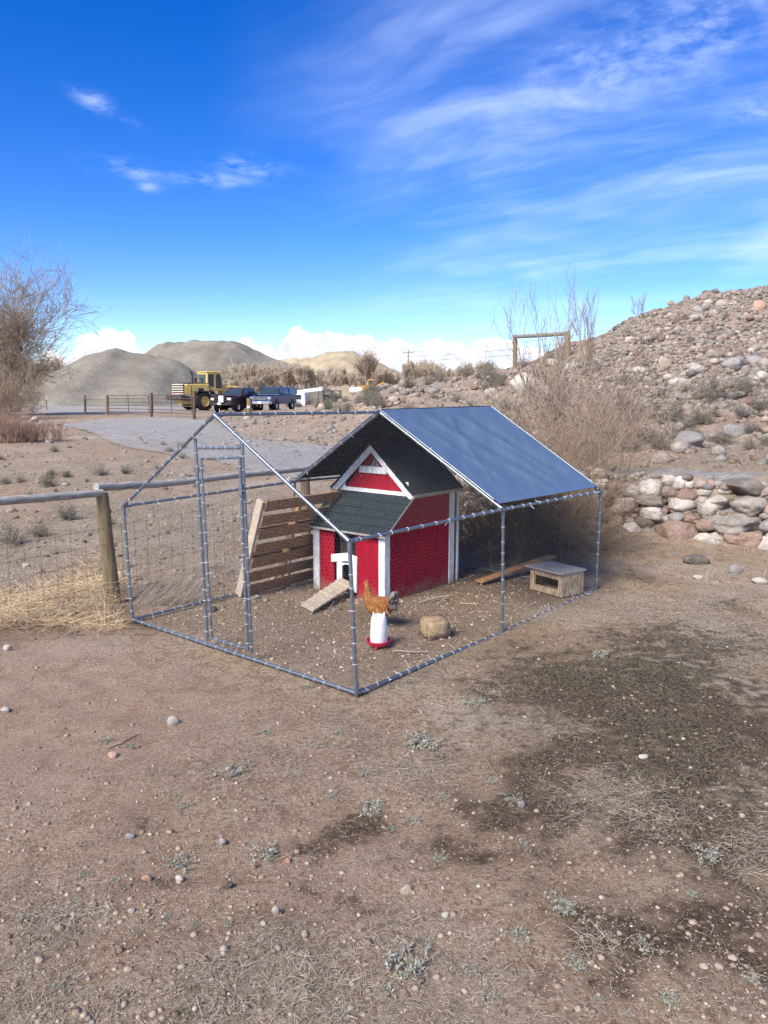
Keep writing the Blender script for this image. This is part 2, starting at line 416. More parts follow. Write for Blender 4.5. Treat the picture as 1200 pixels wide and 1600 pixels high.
# ground: colours steered by the point colours 'mask' (gravel, dark olive, dark brown, straw) and 'maskb' (stony hill, chips, reddish)
GM, t = new_mat('ground_earth', .95, 0, .12)
co = coord(t); mk = t.sep(attr(t, 'mask', 'Color')); mb_ = t.sep(attr(t, 'maskb', 'Color'))
nA = t.noise(co, 1.1, 6, .6); nB = t.noise(co, 7, 7, .68); nC = t.noise(co, 38, 6, .7); nD = t.noise(co, 150, 4, .7)
soil = t.mix(t.ss(nB, .40, .60), (.25, .175, .10, 1), (.425, .318, .195, 1))
soil = t.mix(t.ss(nA, .42, .62, 0, .6), soil, (.37, .29, .195, 1))
soil = t.mix(t.ss(nC, .52, .63, 0, .8), soil, (.52, .42, .315, 1))
soil = t.mix(t.ss(nC, .48, .38, 0, .85), soil, (.13, .088, .056, 1))
dust = t.noise(co, .55, 5, .62); soil = t.mix(t.ss(t.m('ADD', dust, t.m('MULTIPLY', t.m('SUBTRACT', nC, .5), .6)), .48, .62, 0, .65), soil, (.46, .375, .285, 1))
red = t.mix(t.ss(nB, .3, .7), (.31, .19, .125, 1), (.43, .29, .205, 1)); soil = t.mix(t.m('MULTIPLY', mb_[2], .8), soil, red)
straw = t.mix(t.ss(nC, .40, .60), (.13, .105, .076, 1), (.43, .36, .27, 1))
soil = t.mix(t.m('MULTIPLY', mk_straw := attr(t, 'mask', 'Alpha'), t.ss(nB, .42, .56, .25, .95)), soil, straw)
darker = t.mix(t.ss(nC, .40, .62), (.068, .045, .029, 1), (.175, .122, .082, 1))  # dark brown soil tone
soil = t.mix(t.ss(t.m('ADD', mk[2], t.m('ADD', t.m('MULTIPLY', t.m('SUBTRACT', nB, .5), 2.6), t.m('MULTIPLY', t.m('SUBTRACT', nC, .5), 1.8))), .30, .85), soil, darker)
olive_soil = t.mix(t.ss(nC, .40, .61), (.042, .036, .020, 1), (.165, .135, .088, 1))  # dark olive soil tone
soil = t.mix(t.ss(t.m('ADD', mk[1], t.m('MULTIPLY', t.m('SUBTRACT', nB, .5), 2.4)), .3, .85, 0, .85), soil, olive_soil)
hillc = t.mix(t.ss(nB, .42, .58), (.225, .165, .125, 1), (.37, .295, .235, 1)); hillc = t.mix(t.ss(nC, .52, .75, 0, .7), hillc, (.42, .335, .27, 1))
soil = t.mix(t.m('MULTIPLY', mb_[0], .85), soil, hillc)
chipv = t.vor(co, 55, 'Color'); chips = t.mix(.42, t.mix(t.ss(t.sep(chipv)[0], .2, .9), (.085, .056, .035, 1), (.46, .335, .21, 1)), (.20, .138, .09, 1))
soil = t.mix(t.m('MULTIPLY', mb_[1], t.ss(nB, .25, .7, .35, .85)), soil, chips)
fl = t.sep(t.vor(co, 85, 'Color')); fd_ = t.vor(co, 85); soil = t.mix(t.m('MULTIPLY', t.ss(fl[0], .80, .86), t.ss(fd_, .42, .30, 0, .75)), soil, (.56, .46, .36, 1)); soil = t.mix(t.m('MULTIPLY', t.ss(fl[1], .84, .90), t.ss(fd_, .42, .30, 0, .7)), soil, (.085, .058, .040, 1))
gv = t.vor(co, 24, 'Color'); grav = t.mix(t.sep(gv)[0], (.205, .19, .17, 1), (.44, .415, .38, 1)); grav = t.mix(t.ss(nA, .35, .7, 0, .45), grav, (.27, .24, .205, 1))
soil = t.mix(t.ss(t.m('ADD', mk[0], t.m('MULTIPLY', t.m('SUBTRACT', nB, .5), .7)), .3, .7), soil, grav)
t.l.new(soil, t.b.inputs['Base Color'])
hh = t.m('ADD', t.m('MULTIPLY', nC, .7), t.m('MULTIPLY', nD, .45)); bump(t, hh, .9, .04)

for _nm, _g in (('weathered_stone', 0), ('wall_fieldstone', 1)):
  M_, t = new_mat(_nm, .88, 0, .25)
  f = attr(t, 'tint') if _g else t.m('FRACT', t.m('ADD', attr(t, 'tint'), rnd(t))); co = coord(t)
  c = t.ramp(f, [(0, (.255, .225, .195)), (.14, (.36, .32, .275)), (.28, (.27, .185, .14)), (.4, (.43, .375, .32)), (.55, (.21, .205, .20)), (.68, (.35, .26, .21)), (.8, (.48, .435, .385)), (.9, (.17, .148, .125)), (1, (.29, .24, .195))])
  n1_ = t.noise(co, 2.4, 7, .68); n2_ = t.noise(co, 16, 6, .7)
  c = t.mix(1., c, (1.35, 1.38, 1.42, 1), 'MULTIPLY') if _g else c
  c = t.mix(1., c, t.ramp(n1_, [(.38, (.60, .57, .53)), (.62, (1.24, 1.22, 1.18))]), 'MULTIPLY')
  c = t.mix(t.ss(n2_, .56, .72, 0, .5), c, (.14, .125, .11, 1)); c = t.mix(t.ss(n2_, .4, .28, 0, .4), c, (.58, .56, .53, 1))
  t.l.new(c, t.b.inputs['Base Color']); bump(t, t.m('ADD', n2_, t.m('MULTIPLY', n1_, 2.)), .9, .06)
ROCK, WROCK = bpy.data.materials['weathered_stone'], bpy.data.materials['wall_fieldstone']

def stone_kind(name, stops):
    m = mat_tint(name, stops, nscale=7, namt=.45, bmp=.6); return m
STONES = {'pale': stone_kind('pale_stone', [(0, (.41, .36, .30)), (.5, (.52, .46, .39)), (1, (.36, .31, .26))]), 'grey': stone_kind('grey_stone', [(0, (.25, .235, .215)), (.5, (.34, .32, .295)), (1, (.21, .20, .185))]), 'red': stone_kind('red_stone', [(0, (.42, .24, .165)), (.5, (.46, .29, .215)), (1, (.38, .20, .13))]), 'tan': stone_kind('tan_stone', [(0, (.40, .31, .23)), (.5, (.50, .40, .305)), (1, (.35, .26, .19))])}
STONE_WORDS = (('rusty', 'red'), ('reddish', 'red'), ('rosy', 'red'), ('pinkish', 'red'), ('pale', 'pale'), ('white', 'pale'), ('cream', 'pale'), ('slate', 'grey'), ('grey', 'grey'), ('tan', 'tan'), ('beige', 'tan'), ('brown', 'tan'))
def twig_stops(a, b, c): return [(0, a), (.5, b), (1, c)]
TWIG = mat_tint('bare_twigs', twig_stops((.25, .19, .13), (.43, .345, .255), (.33, .25, .18)), nscale=14)
BARK = mat_tint('pale_bark', twig_stops((.33, .30, .265), (.48, .45, .41), (.39, .355, .32)), nscale=8)
WILLOW = mat_tint('willow_twigs', twig_stops((.20, .14, .08), (.35, .26, .175), (.50, .40, .32)), nscale=20)
REDTW = mat_tint('red_twigs', twig_stops((.20, .085, .065), (.30, .16, .12), (.34, .25, .18)), nscale=14)
FARTW = mat_tint('tan_twigs', twig_stops((.45, .365, .26), (.60, .50, .375), (.52, .42, .31)), nscale=5)
SAGE = mat_tint('sage_leaves', [(0, (.105, .105, .075)), (.3, (.17, .17, .13)), (.6, (.225, .215, .175)), (.85, (.15, .13, .10)), (1, (.12, .12, .088))], nscale=12)
WEED = mat_tint('silver_leaves', [(0, (.235, .245, .195)), (.5, (.35, .36, .305)), (1, (.27, .27, .205))], nscale=25, obj_rand=False)
STRAW = mat_tint('dry_straw', [(0, (.24, .19, .13)), (.35, (.38, .31, .225)), (.7, (.47, .40, .31)), (1, (.30, .255, .20))], nscale=15, obj_rand=False, rough=.75)
HAY = mat_tint('golden_straw', [(0, (.42, .28, .145)), (.5, (.62, .45, .26)), (1, (.70, .55, .35))], nscale=15, obj_rand=False, rough=.7)
PEB = mat_tint('pebbles', [(0, (.34, .27, .21)), (.2, (.50, .40, .31)), (.4, (.38, .25, .18)), (.6, (.56, .47, .38)), (.8, (.28, .24, .21)), (1, (.50, .38, .28))], nscale=30, obj_rand=True)

def wood_mat(name, a, b, grain=(1, 1, 14), scale=6, rough=.8, knots=0.):
    m, t = new_mat(name, rough, 0, .2); v = t.mapping(coord(t), scale=grain); 
    n = t.noise(v, scale, 7, .65, .6); n2 = t.noise(coord(t), 2.2, 3, .5)
    c = t.mix(t.ss(n, .3, .7), a+(1,), b+(1,)); c = t.mix(1., c, t.ramp(t.m('FRACT', t.m('ADD', rnd(t), t.m('MULTIPLY', n2, .5))), [(0, (.78,)*3), (.5, (1.1,)*3), (1, (.86,)*3)]), 'MULTIPLY')
    t.l.new(c, t.b.inputs['Base Color']); bump(t, n, .4, .006); return m
POST_W = wood_mat('treated_post', (.17, .125, .065), (.31, .235, .135), (7, 7, .7))
RAIL_W = wood_mat('weathered_rail', (.19, .172, .15), (.43, .40, .355), (1.2, 1.2, 12))
PALLET_W = wood_mat('pallet_wood', (.19, .11, .058), (.40, .255, .145), (3, 3, 9))
PALE_W = wood_mat('pale_wood', (.40, .32, .235), (.55, .46, .36), (4, 4, 4))
PLANK_W = wood_mat('stained_plank', (.33, .17, .08), (.47, .27, .14), (2, 2, 9))
GREY_W = wood_mat('grey_board', (.27, .25, .215), (.42, .39, .345), (8, 2, 3))
WHITE_P = mat_simple('white_paint', (.74, .74, .72), .10, 14, .55, bmp=.2)
OSB, t = new_mat('strand_board', .8, 0, .2); co = coord(t)
v = t.vor(t.mapping(co, rot=(.3, .4, .2), scale=(60, 60, 16)), 1., 'Color'); t.l.new(t.mix(t.sep(v)[0], (.26, .175, .10, 1), (.56, .425, .275, 1)), t.b.inputs['Base Color'])

# barn red plywood with vertical grooves
RED, t = new_mat('red_paint', .7, 0, .12); co = coord(t)
n = t.noise(t.mapping(co, scale=(1, 1, .25)), 13, 6, .62); n2_ = t.noise(co, 3, 4, .6)
c = t.mix(t.ss(n, .3, .72), (.27, .006, .020, 1), (.36, .009, .028, 1)); c = t.mix(t.ss(n2_, .55, .8, 0, .35), c, (.15, .006, .014, 1))
c = t.mix(t.ss(t.noise(t.mapping(co, scale=(1, 1, .2)), 55, 4, .7), .66, .76, 0, .5), c, (.45, .10, .10, 1))
zz_ = t.sep(co)[2]; dirt = t.ss(t.m('ADD', zz_, t.m('MULTIPLY', t.m('SUBTRACT', t.noise(co, 6, 5, .65), .5), -.5)), .16, -.03, 0, .62)
c = t.mix(dirt, c, (.23, .145, .10, 1))
t.l.new(c, t.b.inputs['Base Color']); bump(t, n, .25, .004)
WHITE_T, t = new_mat('weathered_white_trim', .6, 0, .25); co = coord(t); n = t.noise(t.mapping(co, scale=(1, 1, .3)), 22, 6, .65)
c = t.mix(t.ss(n, .40, .60), (.60, .59, .56, 1), (.80, .80, .78, 1)); c = t.mix(t.ss(t.noise(co, 60, 4, .7), .60, .68, 0, .7), c, (.38, .33, .27, 1))
dirt = t.ss(t.m('ADD', t.sep(co)[2], t.m('MULTIPLY', t.m('SUBTRACT', t.noise(co, 7, 5, .65), .5), -.5)), .14, -.03, 0, .7); c = t.mix(dirt, c, (.26, .18, .12, 1))
t.l.new(c, t.b.inputs['Base Color']); bump(t, n, .3, .004)
SHING, t = new_mat('dark_shingle', .9, 0, .25); co = coord(t)
n = t.noise(co, 190, 3, .7); n2_ = t.noise(co, 9, 5, .6)
c = t.mix(t.ss(n, .3, .75), (.009, .014, .017, 1), (.036, .048, .054, 1)); c = t.mix(t.ss(n2_, .5, .75, 0, .45), c, (.04, .05, .055, 1))
t.l.new(c, t.b.inputs['Base Color']); bump(t, n, .6, .004)
GALV, t = new_mat('galvanised_steel', .38, .85, .5); co = coord(t)
n = t.noise(co, 40, 4, .6); t.l.new(t.mix(n, (.15, .175, .20, 1), (.32, .355, .385, 1)), t.b.inputs['Base Color']); t.l.new(t.ss(n, .2, .8, .38, .55), t.b.inputs['Roughness'])
WIRE = mat_simple('mesh_wire', (.33, .34, .35), .2, 30, .45, .6, bmp=0)
FWIRE = mat_simple('old_wire', (.16, .15, .14), .3, 20, .6, .5, bmp=0)
TIE = mat_simple('white_plastic', (.78, .80, .82), .06, 20, .45, bmp=0)
REDPL = mat_simple('red_plastic', (.52, .01, .05), .1, 20, .35, spec=.5, bmp=0)
TARP, t = new_mat('blue_tarp', .40, 0, .5); co = coord(t)
n = t.noise(t.mapping(co, rot=(0, 0, .69), scale=(3.5, .6, 1)), 2.2, 5, .6); c = t.mix(t.ss(n, .3, .75), (.076, .118, .185, 1), (.098, .144, .214, 1))
t.l.new(c, t.b.inputs['Base Color']); t.l.new(t.ss(n, .3, .7, .30, .42), t.b.inputs['Roughness'])
wv = t.node('ShaderNodeTexWave'); wv.inputs['Scale'].default_value = 120; t.l.new(co, wv.inputs[0]); bump(t, t.m('ADD', t.m('MULTIPLY', n, 1.2), t.m('MULTIPLY', wv.outputs['Fac'], .03)), .3, .02)
TARPU = mat_simple('black_tarp_lining', (.006, .007, .008), .25, 9, .8, spec=.04, bmp=.2)
BLACK = mat_simple('black_rubber', (.018, .018, .019), .3, 20, .6, bmp=.1)
DARK = mat_simple('interior_shade', (.035, .025, .022), .3, 9, .9, bmp=0)  # near-black colour standing in for the shade inside the hen house
def E_(n, c, r=.5, m_=0., v=.15): return mat_simple(n, c, v, 6, r, m_, .4, .05)
YEL = E_('yellow_machine_paint', (.74, .52, .15), .55, v=.22)
DKST = E_('dark_steel', (.05, .047, .045), .6, v=.35)
CREAM = E_('pale_cream_paint', (.60, .55, .42), .55)
MAROON = E_('maroon_car_paint', (.042, .014, .020), .28)
NAVY = E_('navy_car_paint', (.022, .045, .13), .25)
CHROME = E_('bright_metal', (.62, .62, .63), .28, .9)
CARWH = E_('white_car_paint', (.72, .73, .75), .35)
GLASS, t = new_mat('tinted_glass', .08, 0, .6); n = t.noise(coord(t), 1.5, 2); t.l.new(t.mix(n, (.02, .03, .035, 1), (.05, .07, .08, 1)), t.b.inputs['Base Color'])
RUST = E_('rusty_pipe', (.115, .075, .055), .8, v=.4)
ORNG = E_('orange_paint', (.60, .28, .05), .6)
PILE, t = new_mat('crushed_gravel', .95, 0, .12); co = coord(t)
n = t.noise(t.mapping(co, scale=(1, 1, .4)), .16, 8, .66); n2_ = t.noise(co, 2.4, 6, .75)
c = t.mix(t.ss(n, .32, .7), (.20, .18, .138, 1), (.325, .295, .23, 1)); c = t.mix(t.ss(n2_, .35, .75, 0, .6), c, (.15, .135, .10, 1)); c = t.mix(t.ss(n2_, .6, .8, 0, .5), c, (.37, .34, .28, 1))
t.l.new(c, t.b.inputs['Base Color']); bump(t, t.m('ADD', n2_, n), .8, .22)
YHILL, t = new_mat('dry_grass_hill', .95, 0, .1); co = coord(t)
n = t.noise(t.mapping(co, scale=(1, 1, .5)), .07, 7, .66); t.l.new(t.mix(t.ss(n, .32, .7), (.28, .23, .15, 1), (.52, .43, .27, 1)), t.b.inputs['Base Color'])

# ------------------------------------------------------------------ the ground
def axis(lo, hi, step, far, g):
    a = list(np.arange(lo, hi+step/2, step)); d = step; v = hi
    while v < far: d *= g; v += d; a.append(v)
    d = step; v = lo; b = []
    while v > -far: d *= g; v -= d; b.append(v)
    return np.array(b[::-1]+a)
xs = axis(-5.6, 6.2, .054, 700, 1.030)
ys = axis(1.8, 12.6, .054, 1200, 1.022); ys = ys[ys > -60]
GX, GY = np.meshgrid(xs, ys); GZ = hz(GX.ravel(), GY.ravel()).reshape(GX.shape)

ROAD_PX = [(90, 664), (150, 656), (230, 652), (300, 654), (332, 657), (360, 672), (395, 684), (450, 691), (520, 697), (600, 702), (700, 712), (800, 722), (900, 730), (1000, 734), (1100, 737), (1200, 739), (1330, 744),
           (1330, 757), (1200, 753), (1100, 752), (990, 751), (900, 750), (780, 752), (640, 753), (520, 752), (440, 744), (380, 732), (320, 717), (260, 709), (210, 702), (180, 693), (145, 678), (110, 669)]
ROAD = np.array([T(p, q)[:2] for p, q in ROAD_PX])
def poly_sd(x, y, P):
    """signed distance to a polygon, negative inside"""
    d = np.full(x.shape, 1e9); ins = np.zeros(x.shape, bool)
    for i in range(len(P)):
        a = P[i]; b = P[(i+1) % len(P)]; e = b-a; wx = x-a[0]; wy = y-a[1]
        tt = np.clip((wx*e[0]+wy*e[1])/(e@e), 0, 1); d = np.minimum(d, np.hypot(wx-e[0]*tt, wy-e[1]*tt))
        c = ((a[1] > y) != (b[1] > y)) & (x < (b[0]-a[0])*(y-a[1])/(b[1]-a[1]+1e-12)+a[0]); ins ^= c
    return np.where(ins, -d, d)
DARK_SOIL = [(900, 1090, 190, 110, .95), (1080, 1120, 220, 190, 1.0), (1120, 1320, 160, 140, .95), (860, 1230, 150, 70, .8), (190, 985, 90, 20, 1.), (60, 975, 60, 14, .8), (160, 1330, 70, 45, .8), (330, 1320, 70, 30, .7), (330, 1380, 110, 30, .8), (500, 1310, 110, 32, .95), (560, 1290, 60, 25, .9), (230, 1470, 90, 28, .8), (400, 1480, 120, 22, .6), (560, 1450, 80, 24, .9),  # patches where the soil colour turns dark brown
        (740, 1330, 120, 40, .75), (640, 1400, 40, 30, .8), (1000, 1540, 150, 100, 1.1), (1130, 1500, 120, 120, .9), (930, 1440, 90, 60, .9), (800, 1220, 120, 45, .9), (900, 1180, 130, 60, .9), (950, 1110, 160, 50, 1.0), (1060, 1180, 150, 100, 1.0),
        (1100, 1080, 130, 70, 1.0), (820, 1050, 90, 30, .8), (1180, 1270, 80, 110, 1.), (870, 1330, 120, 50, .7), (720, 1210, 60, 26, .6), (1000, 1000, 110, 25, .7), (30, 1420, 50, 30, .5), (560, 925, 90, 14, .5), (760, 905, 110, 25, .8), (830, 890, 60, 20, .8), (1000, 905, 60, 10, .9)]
OLIVE_SOIL = [(1050, 1060, 190, 90, .9), (1130, 1250, 110, 90, .7), (940, 1150, 140, 60, .6), (960, 1060, 150, 50, 1.0), (1100, 1020, 110, 50, .9), (860, 1080, 110, 30, .7), (1090, 1160, 130, 70, .9), (990, 1180, 120, 50, .6), (750, 835, 50, 25, 1.), (1130, 940, 60, 25, .7), (1180, 1340, 60, 60, .7), (1000, 1240, 60, 40, .6), (840, 1040, 90, 20, .5)]  # patches where the soil colour turns dark olive
STRW = [(450, 1560, 190, 60, 1.), (150, 1560, 130, 60, .8), (960, 1250, 90, 50, .8), (1160, 1330, 70, 60, .7), (650, 1190, 90, 60, .8), (780, 1090, 60, 40, .7), (130, 1440, 120, 50, .8), (660, 1530, 120, 60, .7), (400, 1200, 150, 60, .5), (300, 820, 150, 60, .8), (120, 820, 130, 70, .7), (980, 960, 60, 30, .6), (640, 1060, 60, 30, .5), (1150, 1000, 60, 60, .8), (80, 700, 120, 40, .6), (230, 740, 120, 25, .7), (1080, 720, 150, 14, .9), (560, 1130, 100, 60, .5)]
def blobs(x, y, L):
    """broad patches, wavy edged"""
    r = np.zeros(x.shape); wx = x+(fbm(x*1.6, y*1.6, 31)-.5)*1.1; wy = y+(fbm(x*1.6, y*1.6, 37)-.5)*1.1
    for px, py, sx, sy, a in L:
        c = T(px, py); u = T(px+sx, py); v = T(px, py+sy); ex = np.hypot(*(u-c)[:2]); ey = np.hypot(*(v-c)[:2])
        a = a*(1. if sx > 105 or L is not DARK_SOIL else .62); r = np.maximum(r, a*np.exp(-((wx-c[0])/ex)**2-((wy-c[1])/ey)**2))
    return r
def masks(x, y):
    n = fbm(x*.8, y*.8, 41); n2 = fbm(x*3.1, y*3.1, 43)
    sdr = poly_sd(x, y, ROAD); gr = sstep(-sdr+(n2-.5)*1.2, -.35, .5)
    piles = sstep(y, 50, 62)*sstep(-x, 12, 20)*.75
    gr = np.maximum(gr, piles)
    darker = np.clip(blobs(x, y, DARK_SOIL)*1.05+(n2-.5)*.55, 0, 1); olive_soil = np.clip(blobs(x, y, OLIVE_SOIL)+(n-.5)*.3, 0, 1)*.9
    strw = np.clip(blobs(x, y, STRW)+(n2-.5)*.5+.05, 0, 1)
    far = sstep(y, 9.5, 14); strw = np.maximum(strw, far*sstep(n, .38, .62)*.8)
    darker *= 1-far*.7
    hill = hill_mask(x, y)*sstep(n+(600+x/np.maximum(y, 1)*1213-900)/1400+sstep(y, 24, 30)*.25, .35, .6)
    du, dv = np.array([-.765, .644]), np.array([.644, .765]); o = np.array([-.2455, 5.5555])
    u = (x-o[0])*du[0]+(y-o[1])*du[1]; v = (x-o[0])*dv[0]+(y-o[1])*dv[1]
    chips = sstep(u, 0, .25)*sstep(3-u, 0, .25)*sstep(v, .0, .3)*sstep(4.2-v, 0, .3)
    redd = np.clip((fbm(x*.25, y*.25, 47)-.42)*3+np.exp(-((x+2.3)/1.3)**2-((y-4.9)/.8)**2)*.8, 0, 1)*(1-sstep(y, 9, 12)*.3)
    return np.stack([gr, olive_soil, darker, strw], -1), np.stack([hill, chips, redd, np.ones_like(x)], -1)
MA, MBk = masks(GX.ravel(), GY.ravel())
ny, nx = GX.shape; idx = np.arange(nx*ny).reshape(ny, nx)
Q = np.stack([idx[:-1, :-1], idx[:-1, 1:], idx[1:, 1:], idx[1:, :-1]], -1).reshape(-1, 4)
cx_, cy_ = GX.ravel()[Q].mean(1), GY.ravel()[Q].mean(1); hm = hill_mask(cx_, cy_) > .5
Vall = np.stack([GX.ravel(), GY.ravel(), GZ.ravel()], 1)
def sub_mesh(name, sel):
    F = Q[sel]; u, inv = np.unique(F, return_inverse=True)
    o = np_mesh(name, Vall[u], inv.reshape(F.shape), GM, smooth=True, attrs={'mask': MA[u], 'maskb': MBk[u]}); return tag(o, kind='structure')
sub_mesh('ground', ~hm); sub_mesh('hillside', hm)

# the gravelled yard and track: a sheet just above the earth
gx = np.arange(ROAD[:, 0].min()-1, min(ROAD[:, 0].max()+1, 16), .14); gy = np.concatenate([np.arange(10.5, 18, .10), np.arange(18, 34, .22), np.arange(34, 95, .7)])
X_, Y_ = np.meshgrid(gx, gy); sdv = poly_sd(X_.ravel(), Y_.ravel(), ROAD); idx = np.arange(X_.size).reshape(X_.shape)
Q2 = np.stack([idx[:-1, :-1], idx[:-1, 1:], idx[1:, 1:], idx[1:, :-1]], -1).reshape(-1, 4); Q2 = Q2[(sdv[Q2] < .15).all(1)]
u, inv = np.unique(Q2, return_inverse=True); xr, yr = X_.ravel()[u], Y_.ravel()[u]
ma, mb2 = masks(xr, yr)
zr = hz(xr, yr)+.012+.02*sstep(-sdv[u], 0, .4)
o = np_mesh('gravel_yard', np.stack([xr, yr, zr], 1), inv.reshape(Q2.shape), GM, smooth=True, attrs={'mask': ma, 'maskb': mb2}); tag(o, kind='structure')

# stockpiles and hills beyond the yard
def mound(name, mat, prof, Y, depth, seed, lump=.05, nx=110, ny=60, kind='structure'):
    """a heap whose crest line follows (photo x, photo y) at distance Y; falls away front and back"""
    P = np.array([at(a, b, Y)[[0, 2]] for a, b in prof]); X = np.linspace(P[0, 0], P[-1, 0], nx); Z = np.interp(X, P[:, 0], P[:, 1])
    k = np.exp(-.5*(np.arange(-3, 4)/1.4)**2); k /= k.sum(); Z = np.convolve(np.pad(Z, 3, mode='edge'), k, 'valid')
    v = np.linspace(-1, 1, ny); XX, VV = np.meshgrid(X, v); base = hz(X, np.full(nx, Y), False)-.6
    hgt = np.maximum(Z-base, .02)[None, :]
    f = np.clip(1-np.abs(VV)**1.08, 0, 1); f = f*.9+.1*sstep(f, 0, 1)
    YY = Y+VV*depth*np.clip(hgt/hgt.max(), .35, 1)
    nz = (fbm(XX*.12+seed, YY*.12, seed)-.5)+.5*(fbm(XX*.5, YY*.5, seed+3)-.5)+.8*(fbm(XX*.4+seed, YY*.04, seed+5)-.5)
    ZZ = base[None, :]+hgt*f*(1+lump*nz*2)
    V = np.stack([XX.ravel(), YY.ravel(), ZZ.ravel()], 1); idx = np.arange(nx*ny).reshape(ny, nx)
    F = np.stack([idx[:-1, :-1], idx[:-1, 1:], idx[1:, 1:], idx[1:, :-1]], -1).reshape(-1, 4)
    return tag(np_mesh(name, V, F, mat, smooth=True), kind=kind)
mound('gravel_stockpile', PILE, [(-90, 640), (30, 612), (60, 592), (90, 578), (120, 562), (150, 549), (172, 543.5), (190, 545), (215, 552), (245, 556), (275, 562), (300, 578), (330, 606), (352, 640)], 112, 24, 3, .05)
mound('gravel_hill', PILE, [(150, 640), (180, 590), (215, 557), (235, 543), (262, 533), (300, 529.5), (340, 530), (372, 536), (395, 545), (418, 558), (450, 566), (500, 596), (560, 640)], 165, 34, 9, .06)
mound('grassy_hill', YHILL, [(330, 610), (395, 566), (440, 561), (495, 559), (510, 551), (535, 547), (555, 548), (575, 557), (600, 570), (640, 588), (700, 612)], 260, 45, 15, .06)

# ------------------------------------------------------------------ the wire pen
O = np.array([-.2455, 5.5555, 0.]); DU = np.array([-.7648, .6443, 0]); DV = np.array([.6443, .7648, 0]); UP = np.array([0, 0, 1.])
def pen(u, v, z): return O+DU*u+DV*v+UP*z
BAY, EAVE, RIDGE, PW = 2.145, 1.19, 2.093, 3.0
def ref(px, py, u, v, z):
    """joint placed where the photograph shows it, at the distance the frame's plan gives"""
    return at(px, py, pen(u, v, z)[1])
J = {'F0': ref(557, 1083, 0, 0, 0), 'L0': ref(207, 968, PW, 0, 0), 'M0': ref(785, 988, 0, BAY, 0), 'R0': ref(931, 922, 0, 2*BAY, 0), 'LM0': pen(PW, BAY, .02), 'LB0': pen(PW, 2*BAY, .02),
     'F1': ref(546, 846, 0, 0, EAVE), 'L1': ref(193, 791, PW, 0, EAVE), 'M1': ref(786, 796, 0, BAY, EAVE), 'R1': ref(939, 768, 0, 2*BAY, EAVE), 'LM1': ref(461, 752, PW, BAY, EAVE), 'LB1': pen(PW, 2*BAY, EAVE),
     'A': ref(335, 648, PW/2, 0, RIDGE), 'B': ref(593, 644, PW/2, BAY, RIDGE), 'C': ref(767, 638, PW/2, 2*BAY, RIDGE)}
run = thing('chicken_run', 'galvanised pipe and chicken wire walk-in pen with peaked frame on bare dirt', 'animal pen', (O+DU*1.5+DV*2.1)[:3])
PR = .0148
def lerp(a, b, t): return a+(b-a)*t
TIES = []
def pole(name, a, b, r=PR, ties=True, gap=.14):
    MB().tube(a, b, r, r, 12).build(name, GALV, run, smooth=True)
    L = np.linalg.norm(b-a)
    if ties:
        t = rng.uniform(.05, gap)
        while t < L-.04: TIES.append((lerp(a, b, t/L), (b-a)/L, r)); t += gap*rng.uniform(.75, 1.3)
foot = UP*.05
for k in ('F', 'L', 'M', 'R'): pole('post', J[k+'0']-(foot if k in 'F' else 0), J[k+'1'])
pole('post', J['LM0'], J['LM1'], ties=False); pole('post', J['LB0'], J['LB1'], ties=False)
for a, b in (('F0', 'L0'), ('F0', 'M0'), ('M0', 'R0'), ('L0', 'LM0'), ('LM0', 'LB0'), ('LB0', 'R0')): pole('base_rail', J[a], J[b], gap=.13)
for a, b in (('F1', 'M1'), ('M1', 'R1'), ('L1', 'LM1'), ('LM1', 'LB1')): pole('eave_rail', J[a], J[b], gap=.17)
for a, b in (('L1', 'A'), ('F1', 'A'), ('LM1', 'B'), ('M1', 'B'), ('LB1', 'C'), ('R1', 'C')): pole('rafter', J[a], J[b], gap=.17)
for a, b in (('A', 'B'), ('B', 'C')): pole('ridge_pole', J[a], J[b], gap=.2)
# the door in the gable
gn = np.cross(J['F0']-J['L0'], UP); gn /= np.linalg.norm(gn)
def ong(px, py, off=0.):
    r = ray(px, py); o = np.array([0, 0, HC]); t = ((J['F0']+gn*off-o)@gn)/(r@gn); return o+r*t
dl0, dl1, dr0, dr1 = ong(324, 1001), ong(305, 685), ong(393, 1021), ong(378, 689)
pole('door_post', dl0, dl1, gap=.12); pole('door_post', dr0, dr1, gap=.12)
pole('door_header', ong(309, 700), ong(376, 700), r=.0125, gap=.1)
dz_ = .03
door = MB().tube(ong(314, 717, dz_), ong(331, 998, dz_), .0112, n=10).tube(ong(374, 714, dz_), ong(387, 1016, dz_), .0112, n=10)
door.tube(ong(314, 717, dz_), ong(373, 715, dz_), .0112, n=10).tube(ong(330, 997, dz_), ong(387, 1014, dz_), .0112, n=10)
dob = door.build('door', GALV, run, smooth=True)
for a, b in ((ong(314, 717, dz_), ong(331, 998, dz_)), (ong(374, 714, dz_), ong(387, 1016, dz_)), (ong(314, 717, dz_), ong(373, 715, dz_)), (ong(330, 997, dz_), ong(387, 1014, dz_))):
    L = np.linalg.norm(b-a); t = .08
    while t < L-.04: TIES.append((lerp(a, b, t/L), (b-a)/L, .0112)); t += .13*rng.uniform(.7, 1.3)
MB().box(ong(376, 765, .05), (.03, .05, .09)).tube(ong(376, 765, .05), ong(383, 768, .06), .006).build('latch', GALV, dob, bevel=.003)
fit = MB()
